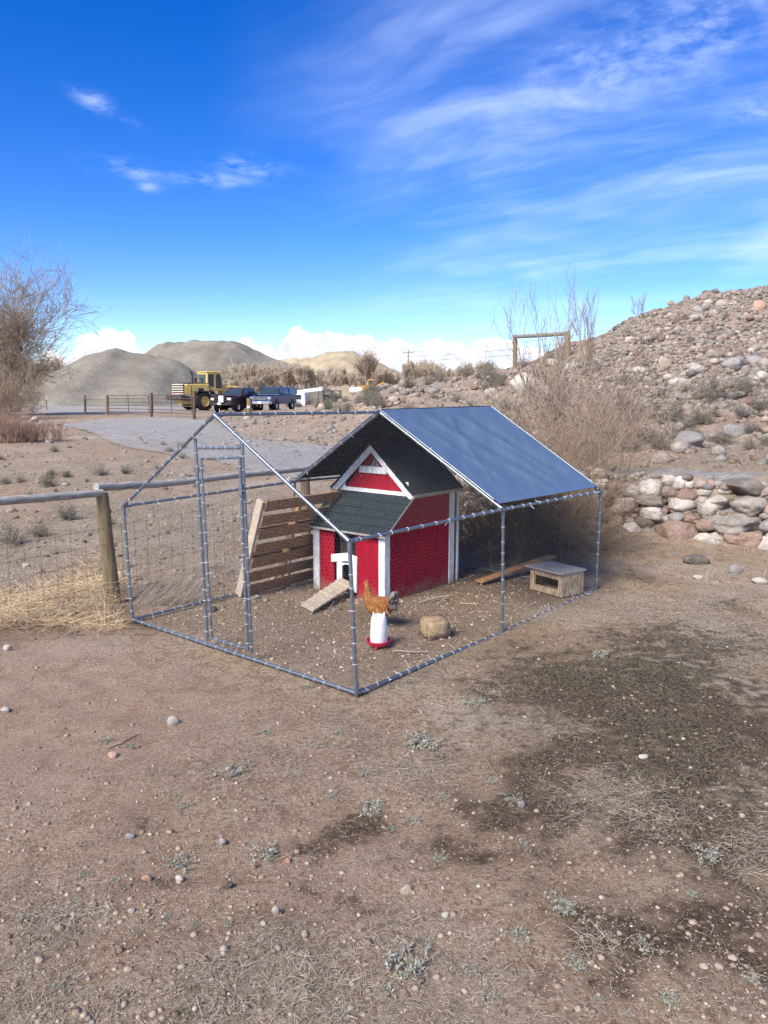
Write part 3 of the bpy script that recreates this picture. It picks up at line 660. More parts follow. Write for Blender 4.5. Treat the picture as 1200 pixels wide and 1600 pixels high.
for k, dirs in {'F1': ('F0', 'A', 'M1'), 'L1': ('L0', 'A', 'LM1'), 'M1': ('M0', 'B', 'R1', 'F1'), 'R1': ('R0', 'C', 'M1'), 'A': ('L1', 'F1', 'B'), 'B': ('LM1', 'M1', 'A', 'C'), 'C': ('LB1', 'R1', 'B'), 'F0': ('F1', 'M0', 'L0'), 'L0': ('L1', 'F0', 'LM0'), 'M0': ('M1', 'F0', 'R0'), 'R0': ('R1', 'M0', 'LB0'), 'LM1': ('L1', 'B')}.items():
    mb = MB()
    for q in dirs:
        d = J[q]-J[k]; d /= np.linalg.norm(d); mb.tube(J[k], J[k]+d*.085, PR+.0045, n=12); mb.tube(J[k]+d*.072, J[k]+d*.082, PR+.007, n=12)
        sx = np.cross(d, UP); sx = sx/max(np.linalg.norm(sx), 1e-6); mb.tube(J[k]+d*.06+sx*PR, J[k]+d*.06+sx*(PR+.017), .006, n=6)
    mb.build('corner_joint', GALV, run, smooth=True)
tm = MB()
for p, d, r in TIES:
    a = rng.normal(size=3); a -= d*(a@d); a /= np.linalg.norm(a); b = np.cross(d, a)
    ring = [p+(r+.0025)*(math.cos(q)*a+math.sin(q)*b) for q in np.linspace(0, 2*math.pi, 9)]
    tm.path(ring, .0019, 4, caps=False)
    if rng.random() < .3: tm.tube(p+a*r, p+a*(r+rng.uniform(.012, .05))+b*rng.uniform(-.02, .02)+UP*rng.uniform(-.02, .01), .0022, n=4)
tag(tm.build('cable_ties', TIE, run), kind='stuff')
tail = MB()
for t in (.12, .3, .47, .62, .75, .9):       # long tie tails along the near base rail
    for q in range(2):
        p = lerp(J['F0'], J['M0'], t+rng.uniform(-.02, .02)) if q else lerp(J['M0'], J['R0'], t+rng.uniform(-.03, .03)*1.)
        tail.path([p, p+UP*.03+DU*.02, p+DU*rng.uniform(.03, .06)+UP*rng.uniform(.05, .11)-DV*rng.uniform(-.02, .06)], .0035, 4)
tag(tail.build('tie_tails', PALE_W, run), kind='stuff')

def hexwire(poly, c=.036, sag=.0):
    """woven hexagonal wire inside a plane polygon: every wire of the net as a segment"""
    P = [np.array(p, float) for p in poly]; o = P[0]; ex = P[1]-P[0]; ex /= np.linalg.norm(ex)
    n = np.cross(ex, P[-1]-P[0]); n /= np.linalg.norm(n); ey = np.cross(n, ex)
    q = np.array([[(p-o)@ex, (p-o)@ey] for p in P]); lo, hi = q.min(0), q.max(0)
    a = c/math.sqrt(3); segs = []
    i = np.arange(int((hi[0]-lo[0])/c)+3); j = np.arange(int((hi[1]-lo[1])/(1.5*a))+3)
    I, Jj = np.meshgrid(i, j); X = lo[0]-c+I*c+(Jj % 2)*c/2; Y = lo[1]-a+Jj*1.5*a
    X = X+(fbm(X*3, Y*3, 5)-.5)*.02; Y = Y+(fbm(X*3, Y*3, 8)-.5)*.02
    V0 = np.stack([X, Y], -1); segs = []
    for (a0, a1) in (((0, a), (c/2, a/2)), ((0, a), (-c/2, a/2)), ((c/2, a/2), (c/2, -a/2))):
        segs.append(np.stack([V0+np.array(a0), V0+np.array(a1)], -2).reshape(-1, 2, 2))
    s_ = np.concatenate(segs); mid = s_.mean(1); ok = poly_sd(mid[:, 0], mid[:, 1], q) < 0; s_ = s_[ok]
    w3 = o+s_[..., :1]*ex+s_[..., 1:]*ey
    return w3
nets = []
side = lambda a, b: [J[a+'0'], J[b+'0'], J[b+'1'], J[a+'1']]
for a, b in (('F', 'M'), ('M', 'R'), ('L', 'LM'), ('LM', 'LB')): nets.append(('side_netting', hexwire(side(a, b))))
nets.append(('end_netting', hexwire([J['F0'], J['L0'], J['L1'], J['A'], J['F1']])))
nets.append(('end_netting', hexwire([J['R0'], J['LB0'], J['LB1'], J['C'], J['R1']])))
nets.append(('roof_netting', hexwire([J['F1'], J['M1'], J['B'], J['A']]))); nets.append(('roof_netting', hexwire([J['L1'], J['LM1'], J['B'], J['A']])))
for nm, sg in nets:
    V, F = seg_tubes(sg[:, 0], sg[:, 1], np.full(len(sg), .00036), np.full(len(sg), .00036), 3)
    tag(np_mesh(nm, V, F, WIRE, run), kind='stuff')

# the tarpaulin over the rear bay: two skins, blue above and black below
tarp = thing('tarpaulin', 'blue tarpaulin with black underside stretched over the rear half of the wire pen', 'tarp', J['B'])
def tarp_half(E0, E1, seed, keep):
    n, m_ = 60, 48; V = []
    e0, e1, r0, r1 = E0, E1, J['B'], J['C']
    nor = np.cross(r1-r0, e0-r0); nor /= np.linalg.norm(nor); nor *= np.sign(nor[2])
    A_, B_ = np.meshgrid(np.linspace(0, 1, n), np.linspace(-.012, keep, m_))
    ridge = r0[None, None]*(1-A_[..., None])+r1*A_[..., None]; eave = e0*(1-A_[..., None])+e1*A_[..., None]
    P = ridge*(1-B_[..., None])+eave*B_[..., None]
    env = np.sin(np.pi*np.clip(A_, 0, 1))**.6*np.sin(np.pi*np.clip(B_/keep, 0, 1))**.7
    fold = lambda c, wd, k: np.exp(-(((A_+k*(B_-.5)-c)/wd)**2))
    wr = 1.7*(.018*fold(.42, .03, -.28)-.014*fold(.55, .05, -.30)+.016*fold(.70, .025, -.30)+.012*fold(.22, .03, -.25)-.02*fold(.8, .06, -.2)+.010*fold(.3, .015, .5))
    tent = lambda c, wd, k: np.maximum(0, 1-np.abs(A_+k*(B_-.5)-c)/wd)
    for c_, w_, k_, a_ in ((.36, .020, -.33, .012), (.50, .016, -.30, .010), (.62, .022, -.24, .013), (.77, .018, -.36, .012), (.90, .02, -.1, .010), (.15, .02, .25, .009), (.28, .015, -.5, .008), (.68, .014, .2, .007)): wr = wr+a_*tent(c_+.02*np.sin(B_*5), w_, k_)*sstep(B_, rng.uniform(0, .3), .6)
    wr = wr+.02*(fbm(A_*7+B_*3, B_*2.2, seed)-.5)+.012*(fbm(A_*22+B_*9, B_*4, seed+2)-.5)
    z = .026-.035*env+wr*np.clip(env*1.6, .0, 1)
    return (P+nor*z[..., None]).reshape(-1, 3), nor, n, m_
parts = []
for nm, (e0, e1, sd_, keep) in {'near': (J['M1'], J['R1'], 3, .965), 'far': (J['LM1'], J['LB1'], 8, .985)}.items():
    V, nor, n, m_ = tarp_half(e0, e1, sd_, keep); parts.append((V, nor, n, m_))
for mat, off, nm in ((TARP, .0, 'top_skin'), (TARPU, -.005, 'lining')):
    VV, FF = [], []; o = 0
    for V, nor, n, m_ in parts:
        idx = np.arange(n*m_).reshape(m_, n)+o
        VV.append(V+nor*off); FF.append(np.stack([idx[:-1, :-1], idx[:-1, 1:], idx[1:, 1:], idx[1:, :-1]], -1).reshape(-1, 4)); o += n*m_
    np_mesh(nm, np.concatenate(VV), np.concatenate(FF), mat, tarp, smooth=True)
hem = MB()
for V, nor, n, m_ in parts:
    g = V.reshape(m_, n, 3)
    for line in (g[:, 0], g[:, -1], g[-1, :]): hem.path(line[::3], .0035, 6)
hem.build('hem', GALV, tarp, smooth=True)
for t in (.01, .5, .97):
    p = lerp(J['M1'], J['R1'], t)+UP*.028; MB().lathe(p, [(0, -.016), (.011, -.011), (.016, 0), (.011, .011), (0, .016)], 10).path([p, p-UP*.03+DV*.01, p-UP*.05], .003, 5).build('bungee_ball', BLACK, tarp, smooth=True)

# ------------------------------------------------------------------ the red hen house
HA = -.702; HX = np.array([math.cos(HA), math.sin(HA), 0]); HY = np.array([-math.sin(HA), math.cos(HA), 0]); H0 = np.array([.007, 8.224, 0])
def hp(x, y, z): return H0+HX*x+HY*y+UP*z
HM = np.array([HX, HY, UP]).T
coop = thing('hen_house', 'small barn red hen house with white trim and dark shingle roof inside the pen', 'chicken coop', hp(-.54, .65, 0))
WD, LG, PD, EV1, EV2, WT, RG = 1.078, 1.293, .442, .725, 1.112, 1.181, 1.692
def hbox(mb, x0, x1, y0, y1, z0, z1): return mb.box(hp((x0+x1)/2, (y0+y1)/2, (z0+z1)/2), (x1-x0, y1-y0, z1-z0), HM)
zlo = -.06
# walls (12 mm ply)
w_ = MB(); hbox(w_, -WD, -.765, 0, .012, zlo, .72); hbox(w_, -.425, 0, 0, .012, zlo, .72); w_.build('front_wall', RED, coop)
w_ = MB(); hbox(w_, -.765, -.425, .10, .112, zlo, .71); w_.build('recess_shade_panel', DARK, coop)  # near-black sheet behind the opening, painting the shade of the recess
MB().prism([hp(0, .012, zlo), hp(0, LG, zlo), hp(0, LG, WT), hp(0, PD, WT), hp(0, PD, 1.10), hp(0, .012, .73)], HX*-.012).build('side_wall', RED, coop)
MB().prism([hp(-WD, .012, zlo), hp(-WD, LG, zlo), hp(-WD, LG, WT), hp(-WD, PD, WT), hp(-WD, PD, 1.10), hp(-WD, .012, .73)], HX*.012).build('side_wall', RED, coop)
MB().prism([hp(-WD+.012, LG-.012, zlo), hp(-.012, LG-.012, zlo), hp(-.012, LG-.012, WT), hp(-WD/2, LG-.012, RG-.05), hp(-WD+.012, LG-.012, WT)], HY*.012).build('rear_wall', RED, coop)
# gable with a small triangular window cut through it
gw = MB(); zc = 1.435; yg = PD
hwid = lambda z: (RG-.03-z)/(RG-WT)*WD/2
zt = 1.05
gw.prism([hp(-WD+.012, yg, zt), hp(-.012, yg, zt), hp(-WD/2+hwid(zc)-.02, yg, zc), hp(-WD/2-hwid(zc)+.02, yg, zc)], HY*.012)
a_, b_ = .17, .085; z1_, z2_ = zc, RG-.045
gw.prism([hp(-WD/2-a_, yg, z1_), hp(-WD/2-b_, yg, z1_), hp(-WD/2, yg, zc+.13), hp(-WD/2, yg, z2_)], HY*.012).prism([hp(-WD/2+a_, yg, z1_), hp(-WD/2, yg, z2_), hp(-WD/2, yg, zc+.13), hp(-WD/2+b_, yg, z1_)], HY*.012)
gw.build('gable_wall', RED, coop)
wn = MB().prism([hp(-WD/2-.085, yg+.03, zc), hp(-WD/2+.085, yg+.03, zc), hp(-WD/2, yg+.03, zc+.13)], HY*.008); wob = wn.build('gable_window', PALE_W, coop)
MB().tube(hp(-WD/2, yg+.02, zc), hp(-WD/2, yg+.02, zc+.12), .006).build('window_bar', GREY_W, wob)
MB().lathe(hp(-.735, yg-.004, 1.315), [(0, -.006), (.006, 0), (0, .006)], 8).build('knob', WHITE_P, coop)
# white trim
tr = lambda x0, x1, y0, y1, z0, z1, nm='trim_board': hbox(MB(), x0, x1, y0, y1, z0, z1).build(nm, WHITE_T, coop, bevel=.003)
tr(-WD-.016, -WD+.085, -.018, 0, zlo, .715); tr(-.075, .016, -.018, 0, zlo, .715); tr(.0, .016, -.0, .075, zlo, .775)
tr(0, .016, LG-.095, LG+.004, zlo, WT+.005); tr(0, .016, LG+.06, LG+.10, zlo, WT-.02, 'rear_door_edge')
hbox(MB(), -.4, .0, LG+.062, LG+.085, zlo+.02, WT-.03).build('rear_door', PALE_W, coop)
tr(-WD+.10, -.10, yg-.020, yg-.002, 1.105, 1.175); tr(-WD/2-.21, -WD/2+.21, yg-.022, yg-.004, zc-.075, zc+.005)
tr(-WD+.01, -WD+.10, yg-.022, yg-.003, 1.09, 1.29); tr(-.10, -.01, yg-.022, yg-.003, 1.09, 1.29)
# barge boards
for sgn in (-1, 1):
    xe = -WD/2+sgn*(WD/2+.085); ze = WT-.045
    apex = hp(-WD/2, 0, RG+.005)
    P = [hp(-WD/2, yg-.055, RG+.01), hp(xe, yg-.055, ze+.02), hp(xe-sgn*.03, yg-.055, ze-.055), hp(-WD/2, yg-.055, RG-.085)]
    MB().prism(P, HY*.02).build('barge_board', WHITE_T, coop, bevel=.003)
# roofs
for sgn in (-1, 1):
    xe = -WD/2+sgn*(WD/2+.095); ze = WT-.045
    d = np.array([xe+WD/2, ze-RG-.0]); nn = np.array([-d[1]*sgn, d[0]*sgn]); nn = nn/np.linalg.norm(nn)*.02
    r = MB(); n_c = 5
    for k in range(n_c):      # shingle courses, each lapped over the one below
        t0, t1 = k/n_c, (k+1)/n_c+.01; lift = .004*(n_c-k)*0+.005
        a = np.array([-WD/2, RG+.012])+d*t0; b = np.array([-WD/2, RG+.012])+d*min(t1, 1.)
        y0, y1 = yg-.08, LG+.07
        r.prism([hp(a[0], y0, a[1]), hp(b[0], y0, b[1]+.006), hp(b[0]+nn[0]*.4, y0, b[1]+nn[1]*.4+.006), hp(a[0]+nn[0]*.4, y0, a[1]+nn[1]*.4)], HY*(y1-y0))
    r.build('roof', SHING, coop)
    MB().bar(hp(xe, yg-.06, ze+.004), hp(xe, LG+.06, ze+.004), .02, .035).build('eave_board', GREY_W, coop)
pr_ = MB(); P0 = np.array([-.07, EV1+.012]); P1 = np.array([yg-.024, EV2+.012])
for k in range(5):
    a = P0+(P1-P0)*(k/5); b = P0+(P1-P0)*((k+1)/5); lf = .004*(k % 2)*0
    for q in range(6):
        x0 = -WD-.075+(WD+.15)*q/6+rng.uniform(-.004, .004); x1 = -WD-.075+(WD+.15)*(q+1)/6-.003; e = rng.uniform(0, .003)
        pr_.prism([hp(x0, a[0]-.004, a[1]+.010+e), hp(x1, a[0]-.004, a[1]+.010+e), hp(x1, b[0], b[1]+.001), hp(x0, b[0], b[1]+.001)], UP*.007)
pr_.build('porch_roof', SHING, coop)
MB().prism([hp(-WD-.06, P0[0], P0[1]-.014), hp(.06, P0[0], P0[1]-.014), hp(.06, P1[0], P1[1]-.014), hp(-WD-.06, P1[0], P1[1]-.014)], UP*.012).build('porch_roof_deck', GREY_W, coop)
MB().bar(hp(-WD-.076, P0[0]-.004, P0[1]+.002), hp(.076, P0[0]-.004, P0[1]+.002), .006, .022).build('drip_edge', GREY_W, coop)
MB().bar(hp(.077, P0[0], P0[1]), hp(.077, P1[0], P1[1]), .006, .02).build('drip_edge', GREY_W, coop)
# pop door: white surround, hung slightly askew
def onf(px, py, y=-.02):
    r = ray(px, py); o = np.array([0, 0, HC]); t = ((hp(0, y, 0)-o)@HY)/(r@HY); q = o+r*t-H0; return q@HX, q[2]
pd_ = MB()
def fpoly(pts, y, th): 
    P = [hp(*(lambda a: (a[0], y, a[1]))(onf(px, py, y))) for px, py in pts]; return P, HY*th
hd = MB(); hd.prism(*fpoly([(517, 866), (541, 864), (557, 871), (557, 883), (541, 877), (517, 878)], -.03, .028)); hd.build('door_header', WHITE_T, coop, bevel=.003)
jb = MB(); jb.prism(*fpoly([(526, 878), (534, 877.5), (534, 908), (526, 911)], -.024, .02)); jb.build('door_jamb', WHITE_T, coop, bevel=.002)
jb = MB(); jb.prism(*fpoly([(550, 881), (557, 883), (557, 927), (550, 924)], -.024, .02)); jb.build('door_jamb', WHITE_T, coop, bevel=.002)
jb = MB(); jb.prism(*fpoly([(534, 879), (550, 881), (550, 888), (546, 883.5), (540, 881.5), (534, 884)], -.020, .014)); jb.build('door_arch', WHITE_T, coop)
jb = MB(); jb.prism(*fpoly([(534, 904), (550, 912), (550, 925), (534, 914)], -.018, .016)); jb.build('door_sill', PALE_W, coop)

# ramp
ramp = None
rb0, rb1 = G(470, 947, .015), G(489, 957, .015); 
x_, z_ = onf(532, 905, -.03); rt0 = hp(x_, -.03, z_); x_, z_ = onf(551, 917, -.03); rt1 = hp(x_, -.03, z_)
ramp = thing('chicken_ramp', 'weathered wooden ramp with cleats leading up to the hen house door', 'ramp', (rb0+rb1)/2)
MB().prism([rb0, rb1, rt1, rt0], UP*.02).build('board', PALE_W, ramp, bevel=.002)
for k in range(7):
    t = .06+k*.135; a, b = lerp(rb0, rt0, t)+UP*.024, lerp(rb1, rt1, t)+UP*.024; MB().bar(a, b, .022, .014).build('cleat', PALE_W, ramp, bevel=.002)

# pallet leaning on the hen house
PB0 = pen(PW-.10, 1.32, .03); PBd = DV; lean = (-DU*.40+UP*1.08); lean_u = lean/np.linalg.norm(lean); PH = 1.16; PL = 1.22
pn_ = np.cross(PBd, lean_u); pn_ /= np.linalg.norm(pn_); pn_ = pn_*np.sign(pn_@(-DU))
pal = thing('wooden_pallet', 'brown wooden shipping pallet stood on edge against the hen house wall', 'pallet', PB0)
pp = lambda l, h, d: PB0+PBd*l+lean_u*h+pn_*d
for i, l in enumerate((0.02, .60, 1.18)):
    MB().bar(pp(l, -.04 if i == 0 else 0, -.052), pp(l, PH, -.052), .10, .04, up=PBd).build('stringer', PALE_W if i == 0 else PALLET_W, pal, bevel=.003)
for k in range(7):
    h = .05+k*(PH-.10)/6; MB().bar(pp(0.045, h+rng.uniform(-.01, .01), .008), pp(PL, h+rng.uniform(-.01, .01), .008), .016, .130, up=lean_u).build('deck_board', PALLET_W, pal, bevel=.002)
for k in range(4):
    h = .12+k*(PH-.24)/3; MB().bar(pp(.045, h, -.112), pp(PL, h, -.112), .016, .09, up=lean_u).build('rear_board', PALLET_W, pal, bevel=.002)

# nest box of strand board with a grey lid
n0, n1 = G(828, 920), G(877, 934); nx_ = (n1-n0)/np.linalg.norm(n1-n0); ny_ = np.array([-nx_[1], nx_[0], 0]); NW = np.linalg.norm(n1-n0); ND = .36; NH = .265; NM = np.array([nx_, ny_, UP]).T
nb = thing('nest_box', 'strand board nest box with weathered grey lid in the back corner of the pen', 'nest box', n0+nx_*NW/2)
npnt = lambda x, y, z: n0+nx_*x+ny_*y+UP*z
def nbox(nm, x0, x1, y0, y1, z0, z1, m_=OSB): MB().box(npnt((x0+x1)/2, (y0+y1)/2, (z0+z1)/2), (x1-x0, y1-y0, z1-z0), NM).build(nm, m_, nb, bevel=.002)
nbox('side_panel', 0, .018, 0, ND, 0, NH); nbox('side_panel', NW-.018, NW, 0, ND, 0, NH); nbox('back_panel', .02, NW-.02, ND-.018, ND, 0, NH); nbox('floor_panel', .02, NW-.02, .02, ND-.02, 0.005, .02)
nbox('front_strip', .02, NW-.02, .002, .018, 0, .075); nbox('front_strip', .02, NW-.02, .002, .018, NH-.075, NH-.002); nbox('front_post', .02, .08, .003, .019, .077, NH-.077); nbox('front_post', NW-.06, NW-.02, .003, .019, .077, NH-.077)
nbox('lid', -.035, NW+.02, -.05, ND+.02, NH+.002, NH+.022, GREY_W)
tag(MB().bar(G(748, 909, .03), at(864, 868, 9.9), .13, .022, up=(0, 0, 1)).build('wooden_plank', PLANK_W, None, bevel=.003), 'long reddish brown plank propped behind the nest box', 'plank')

# feeder
fd = G(592, 1008)
fe = thing('poultry_feeder', 'white plastic hanging feeder standing on a red tray in front of the hen', 'feeder', fd)
MB().lathe(fd+UP*.03, [(.074, 0), (.079, .015), (.078, .11), (.074, .19), (.070, .222), (.060, .245), (.05, .257), (.0, .264)], 32).build('hopper', WHITE_P, fe, smooth=True)
for a in (2.6, 4.1, 5.7, .6): MB().box(fd+UP*.278+np.array([math.cos(a)*.058, math.sin(a)*.058, 0]), (.014, .014, .05)).build('lug', WHITE_P, fe, bevel=.003)
MB().lathe(fd+UP*.008, [(.0, .0), (.09, 0), (.108, .02), (.114, .045), (.108, .045), (.10, .022), (.085, .012), (0, .012)], 36).build('tray', REDPL, fe, smooth=True)
MB().box(fd+np.array([-.025, -.10, .004]), (.02, .02, .02)).build('foot', REDPL, fe, bevel=.002)

# bale-like feed block
fb = G(680, 996); bm_ = bmesh.new(); bmesh.ops.create_cube(bm_, size=1); bmesh.ops.bevel(bm_, geom=list(bm_.edges), offset=.11, segments=3, affect='EDGES'); bmesh.ops.subdivide_edges(bm_, edges=list(bm_.edges), cuts=2, use_grid_fill=True)
me = bpy.data.meshes.new('feed_block'); Mz = np.array([[math.cos(.35), -math.sin(.35)], [math.sin(.35), math.cos(.35)]])
for v in bm_.verts:
    n = mnoise.fractal(v.co*5, .8, 2, 4); v.co *= (1+.035*n); v.co = Vector((v.co.x*.25, v.co.y*.20, (v.co.z+.46)*.185))
    xy = Mz@np.array(v.co[:2]); v.co.x, v.co.y = xy
for f in bm_.faces: f.smooth = True
bm_.to_mesh(me); bm_.free()
GRAIN, t = new_mat('pressed_grain', .95, 0, .1); co = coord(t); vv = t.vor(co, 110, 'Color'); vd = t.vor(co, 110)
t.l.new(t.mix(t.sep(vv)[0], (.33, .21, .11, 1), (.66, .49, .31, 1)), t.b.inputs['Base Color']); bump(t, t.m('ADD', vd, t.noise(co, 14, 4)), .8, .02)
me.materials.append(GRAIN); o = link('feed_block', me); o.location = Vector(fb)+Vector((0, .05, 0)); tag(o, 'rough tan block of pressed grain lying on the pen floor', 'feed block')

# sticks and odd stones inside the pen
st_ = MB().path([G(655, 941, .02), G(680, 934, .035), G(706, 930, .03)], [.009, .011, .007], 7); st_.path([G(684, 943, .02), G(700, 932, .04)], [.007, .008], 7)
tag(st_.build('stick', PALE_W, None, smooth=True), 'pale forked stick lying beside the red side wall', 'stick')
tag(MB().path([G(616, 1016, .012), G(640, 1018, .014), G(668, 1018, .012)], [.004, .005, .004], 6).build('stick', PALE_W), 'thin straight pale twig on the ground right of the feeder', 'stick')
tag(MB().path([G(718, 942, .01), G(745, 944, .012)], [.004, .004], 6).build('stick', PALE_W), 'short thin twig on the floor left of the middle side post', 'stick')

# ------------------------------------------------------------------ the hen
hg = G(592, 977); hf = np.array([-.80, .60, 0]); hf /= np.linalg.norm(hf); hs = np.array([-hf[1], hf[0], 0])
HEN, t = new_mat('hen_feathers', .75, 0, .25); co = coord(t); xyz = t.sep(co); gz = t.m('ADD', t.m('MULTIPLY', xyz[0], float(hf[0])), t.m('MULTIPLY', xyz[1], float(hf[1])))
n = t.noise(t.mapping(co, rot=(0, .5, 0)), 26, 5, .65); vo = t.vor(co, 48)
c = t.mix(t.ss(n, .3, .7), (.22, .075, .018, 1), (.50, .215, .055, 1)); c = t.mix(t.ss(vo, .25, .7, 0, .55), c, (.15, .055, .02, 1)); c = t.mix(t.ss(n, .64, .74, 0, .6), c, (.55, .46, .36, 1))
t.l.new(c, t.b.inputs['Base Color']); bump(t, t.m('ADD', vo, n), .7, .012)
hen = thing('hen', 'brown hen with grey tail feathers standing behind the white feeder', 'chicken', hg)
hq = lambda x, y, z: hg+hf*x+hs*y+UP*z
spine = [(-.17, .235, .02, .03), (-.145, .235, .05, .065), (-.10, .215, .078, .092), (-.04, .195, .094, .105), (.03, .19, .094, .105), (.085, .205, .078, .098), (.118, .245, .056, .075), (.135, .29, .040, .050), (.142, .335, .031, .036), (.146, .372, .028, .030), (.152, .398, .026, .026), (.160, .415, .017, .016), (.164, .424, .005, .005)]
V = []; F = []; nseg = 18
for i, (x, z, ry, rz) in enumerate(spine):
    x0, z0 = spine[max(i-1, 0)][:2]; x1, z1 = spine[min(i+1, len(spine)-1)][:2]; tx, tz = x1-x0, z1-z0; L = math.hypot(tx, tz); nx2, nz2 = -tz/L, tx/L
    for k in range(nseg):
        a = 2*math.pi*k/nseg; V.append(hq(x+nx2*rz*math.sin(a), ry*math.cos(a), z+nz2*rz*math.sin(a)))
for i in range(len(spine)-1):
    for k in range(nseg): k2 = (k+1) % nseg; F.append((i*nseg+k, i*nseg+k2, (i+1)*nseg+k2, (i+1)*nseg+k))
hb = MB().add(V, F).build('body', HEN, hen, smooth=True); hb.modifiers.new('s', 'SUBSURF').levels = 2; hb.modifiers['s'].render_levels = 2
TAILM = mat_tint('tail_feathers', [(0, (.07, .05, .045)), (.4, (.20, .16, .14)), (.8, (.36, .31, .28)), (1, (.10, .07, .06))], obj_rand=False, nscale=40)
tv, tf, tt = [], [], []
def feather(base, tip, wd, side_, m=None):
    d = np.array(tip)-np.array(base); b = len(tv)
    prof = [(0, .35), (.3, .9), (.65, 1.), (.88, .7), (1, .15)]
    for s_, w in prof:
        c = np.array(base)+d*s_+UP*.02*math.sin(s_*3.0)
        tv.extend([c-np.array(side_)*wd*w, c+np.array(side_)*wd*w])
    for i in range(4): tf.append((b+2*i, b+2*i+1, b+2*i+3, b+2*i+2))
    tt.extend([rng.random()]*10)
for k in range(38):
    a = rng.uniform(-1.15, 1.15); q = rng.uniform(-.3, 1.25); L = rng.uniform(.09, .15)
    base = hq(-.13, .03*math.sin(a), .235); tip = hq(-.13-L*math.cos(q)*math.cos(a*.6), .085*math.sin(a), .235+L*math.sin(q))
    sv = np.cross(tip-base, UP*.3+hs*rng.normal()*.6); sv /= np.linalg.norm(sv); feather(base, tip, .020, sv)
np_mesh('tail', np.array(tv), np.array(tf), TAILM, hen, smooth=True, tint=tt)
WINGM = mat_tint('wing_feathers', [(0, (.30, .115, .03)), (.5, (.45, .20, .06)), (.85, (.24, .09, .025)), (1, (.52, .38, .27))], obj_rand=False, nscale=50)
for sgn in (-1, 1):
    tv, tf, tt = [], [], []
    for row in range(4):
        for k in range(6):
            x = .075-.030*k-.012*row; z = .245-.030*row+.004*k; y = sgn*(.091-.006*abs(k-2)-.002*row)
            base = hq(x, y, z); tip = hq(x-.075, y*1.04+sgn*.008, z-.022); feather(base, tip, .017, UP*.9+hf*.3)
    np_mesh('wing', np.array(tv), np.array(tf), WINGM, hen, smooth=True, tint=tt)
cb = MB()
for k, h in enumerate((.020, .03, .032, .026, .016)): cb.prism([hq(.128+k*.011, -.003, .418), hq(.141+k*.011, -.003, .418), hq(.132+k*.011, -.002, .418+h)], hs*.006)
cb.build('comb', E_('comb_red', (.55, .09, .09), .5), hen)
bk = MB(); bk.add([hq(.178, .008, .398), hq(.178, -.008, .398), hq(.178, 0, .408), hq(.178, 0, .39), hq(.205, 0, .392)], [(0, 2, 4), (2, 1, 4), (1, 3, 4), (3, 0, 4)]); bk.build('beak', E_('beak_horn', (.45, .33, .16), .5), hen)
wt = MB()
for sgn in (-1, 1): wt.lathe(hq(.172, sgn*.009, .37), [(0, -.02), (.006, -.012), (.005, 0), (0, .012)], 8)
wt.build('wattle', bpy.data.materials['comb_red'], hen, smooth=True)
for sgn in (-1, 1):
    MB().lathe(hq(.160, sgn*.0215, .402), [(0, -.005), (.0045, 0), (0, .005)], 8).build('eye', BLACK, hen, smooth=True)
    lgm = MB().path([hq(.01, sgn*.045, .13), hq(.02, sgn*.045, .09), hq(.005, sgn*.045, .01)], [.022, .010, .007], 8)
    for a in (-.5, 0, .5, 3.14): lgm.path([hq(.005, sgn*.045, .012), hq(.005+.05*math.cos(a), sgn*.045+.05*math.sin(a), .004)], [.006, .003], 6)
    lgm.build('leg', bpy.data.materials['beak_horn'], hen, smooth=True)

# ------------------------------------------------------------------ post and rail fence with stock wire behind the pen
fp0 = G(178, 943); fdir = np.array([.555, .832, 0]); fdir /= np.linalg.norm(fdir)
FPOS = [fp0-fdir*2.5, fp0, fp0+fdir*3.3, fp0+fdir*6.4]
fence = thing('rail_fence', 'weathered post and rail fence with wire netting running behind the pen', 'fence', fp0)
def ground_pt(p, z=0.): return np.array([p[0], p[1], H1(p[0], p[1])+z])
for i, p in enumerate(FPOS):
    b = ground_pt(p, -.15); top = np.array(at(159, 770, fp0[1])) if i == 1 else ground_pt(p, 1.10); 
    pts = [lerp(b, top, t) for t in np.linspace(0, 1, 7)]; rad = [.084, .082, .078, .074, .071, .069, .066]
    rad = [r_*(.95+.1*rng.random()) for r_ in rad]; MB().path(pts, rad, 14).build('fence_post', POST_W, fence, smooth=True)
ra = [at(-260, 806, 5.9), at(0, 783.5, 7.25), at(160, 770, fp0[1]-.02)]; rb_ = [at(150, 762, fp0[1]+.0), at(240, 757, 8.9), at(473, 732, 10.9), ground_pt(FPOS[3], 1.12)]
for pts in (ra, rb_):
    P = []
    for i in range(len(pts)-1): P += [lerp(pts[i], pts[i+1], t) for t in np.linspace(0, 1, 8)[(1 if i else 0):]]
    P = [p+np.array([0, 0, rng.normal()*.003]) for p in P]; MB().path(P, [.042+.003*rng.random()-.004*i/len(P) for i in range(len(P))], 12).build('fence_rail', RAIL_W, fence, smooth=True)
fw = []
for k in range(2):
    a, b = FPOS[k], FPOS[k+1]; L = np.linalg.norm(b-a)
    for z in (.12, .24, .37, .52, .68, .86): 
        t = np.linspace(0, 1, 12); pts = [ground_pt(lerp(a, b, q), z)+UP*rng.normal()*.004 for q in t]; fw += [(pts[i], pts[i+1]) for i in range(11)]
    for q in np.arange(.15, L, .17): p = lerp(a, b, q/L); fw.append((ground_pt(p, .05), ground_pt(p, .88)))
fw = np.array(fw); V, F = seg_tubes(fw[:, 0], fw[:, 1], np.full(len(fw), .0022), np.full(len(fw), .0022), 3); tag(np_mesh('stock_wire', V, F, FWIRE, fence), kind='stuff')
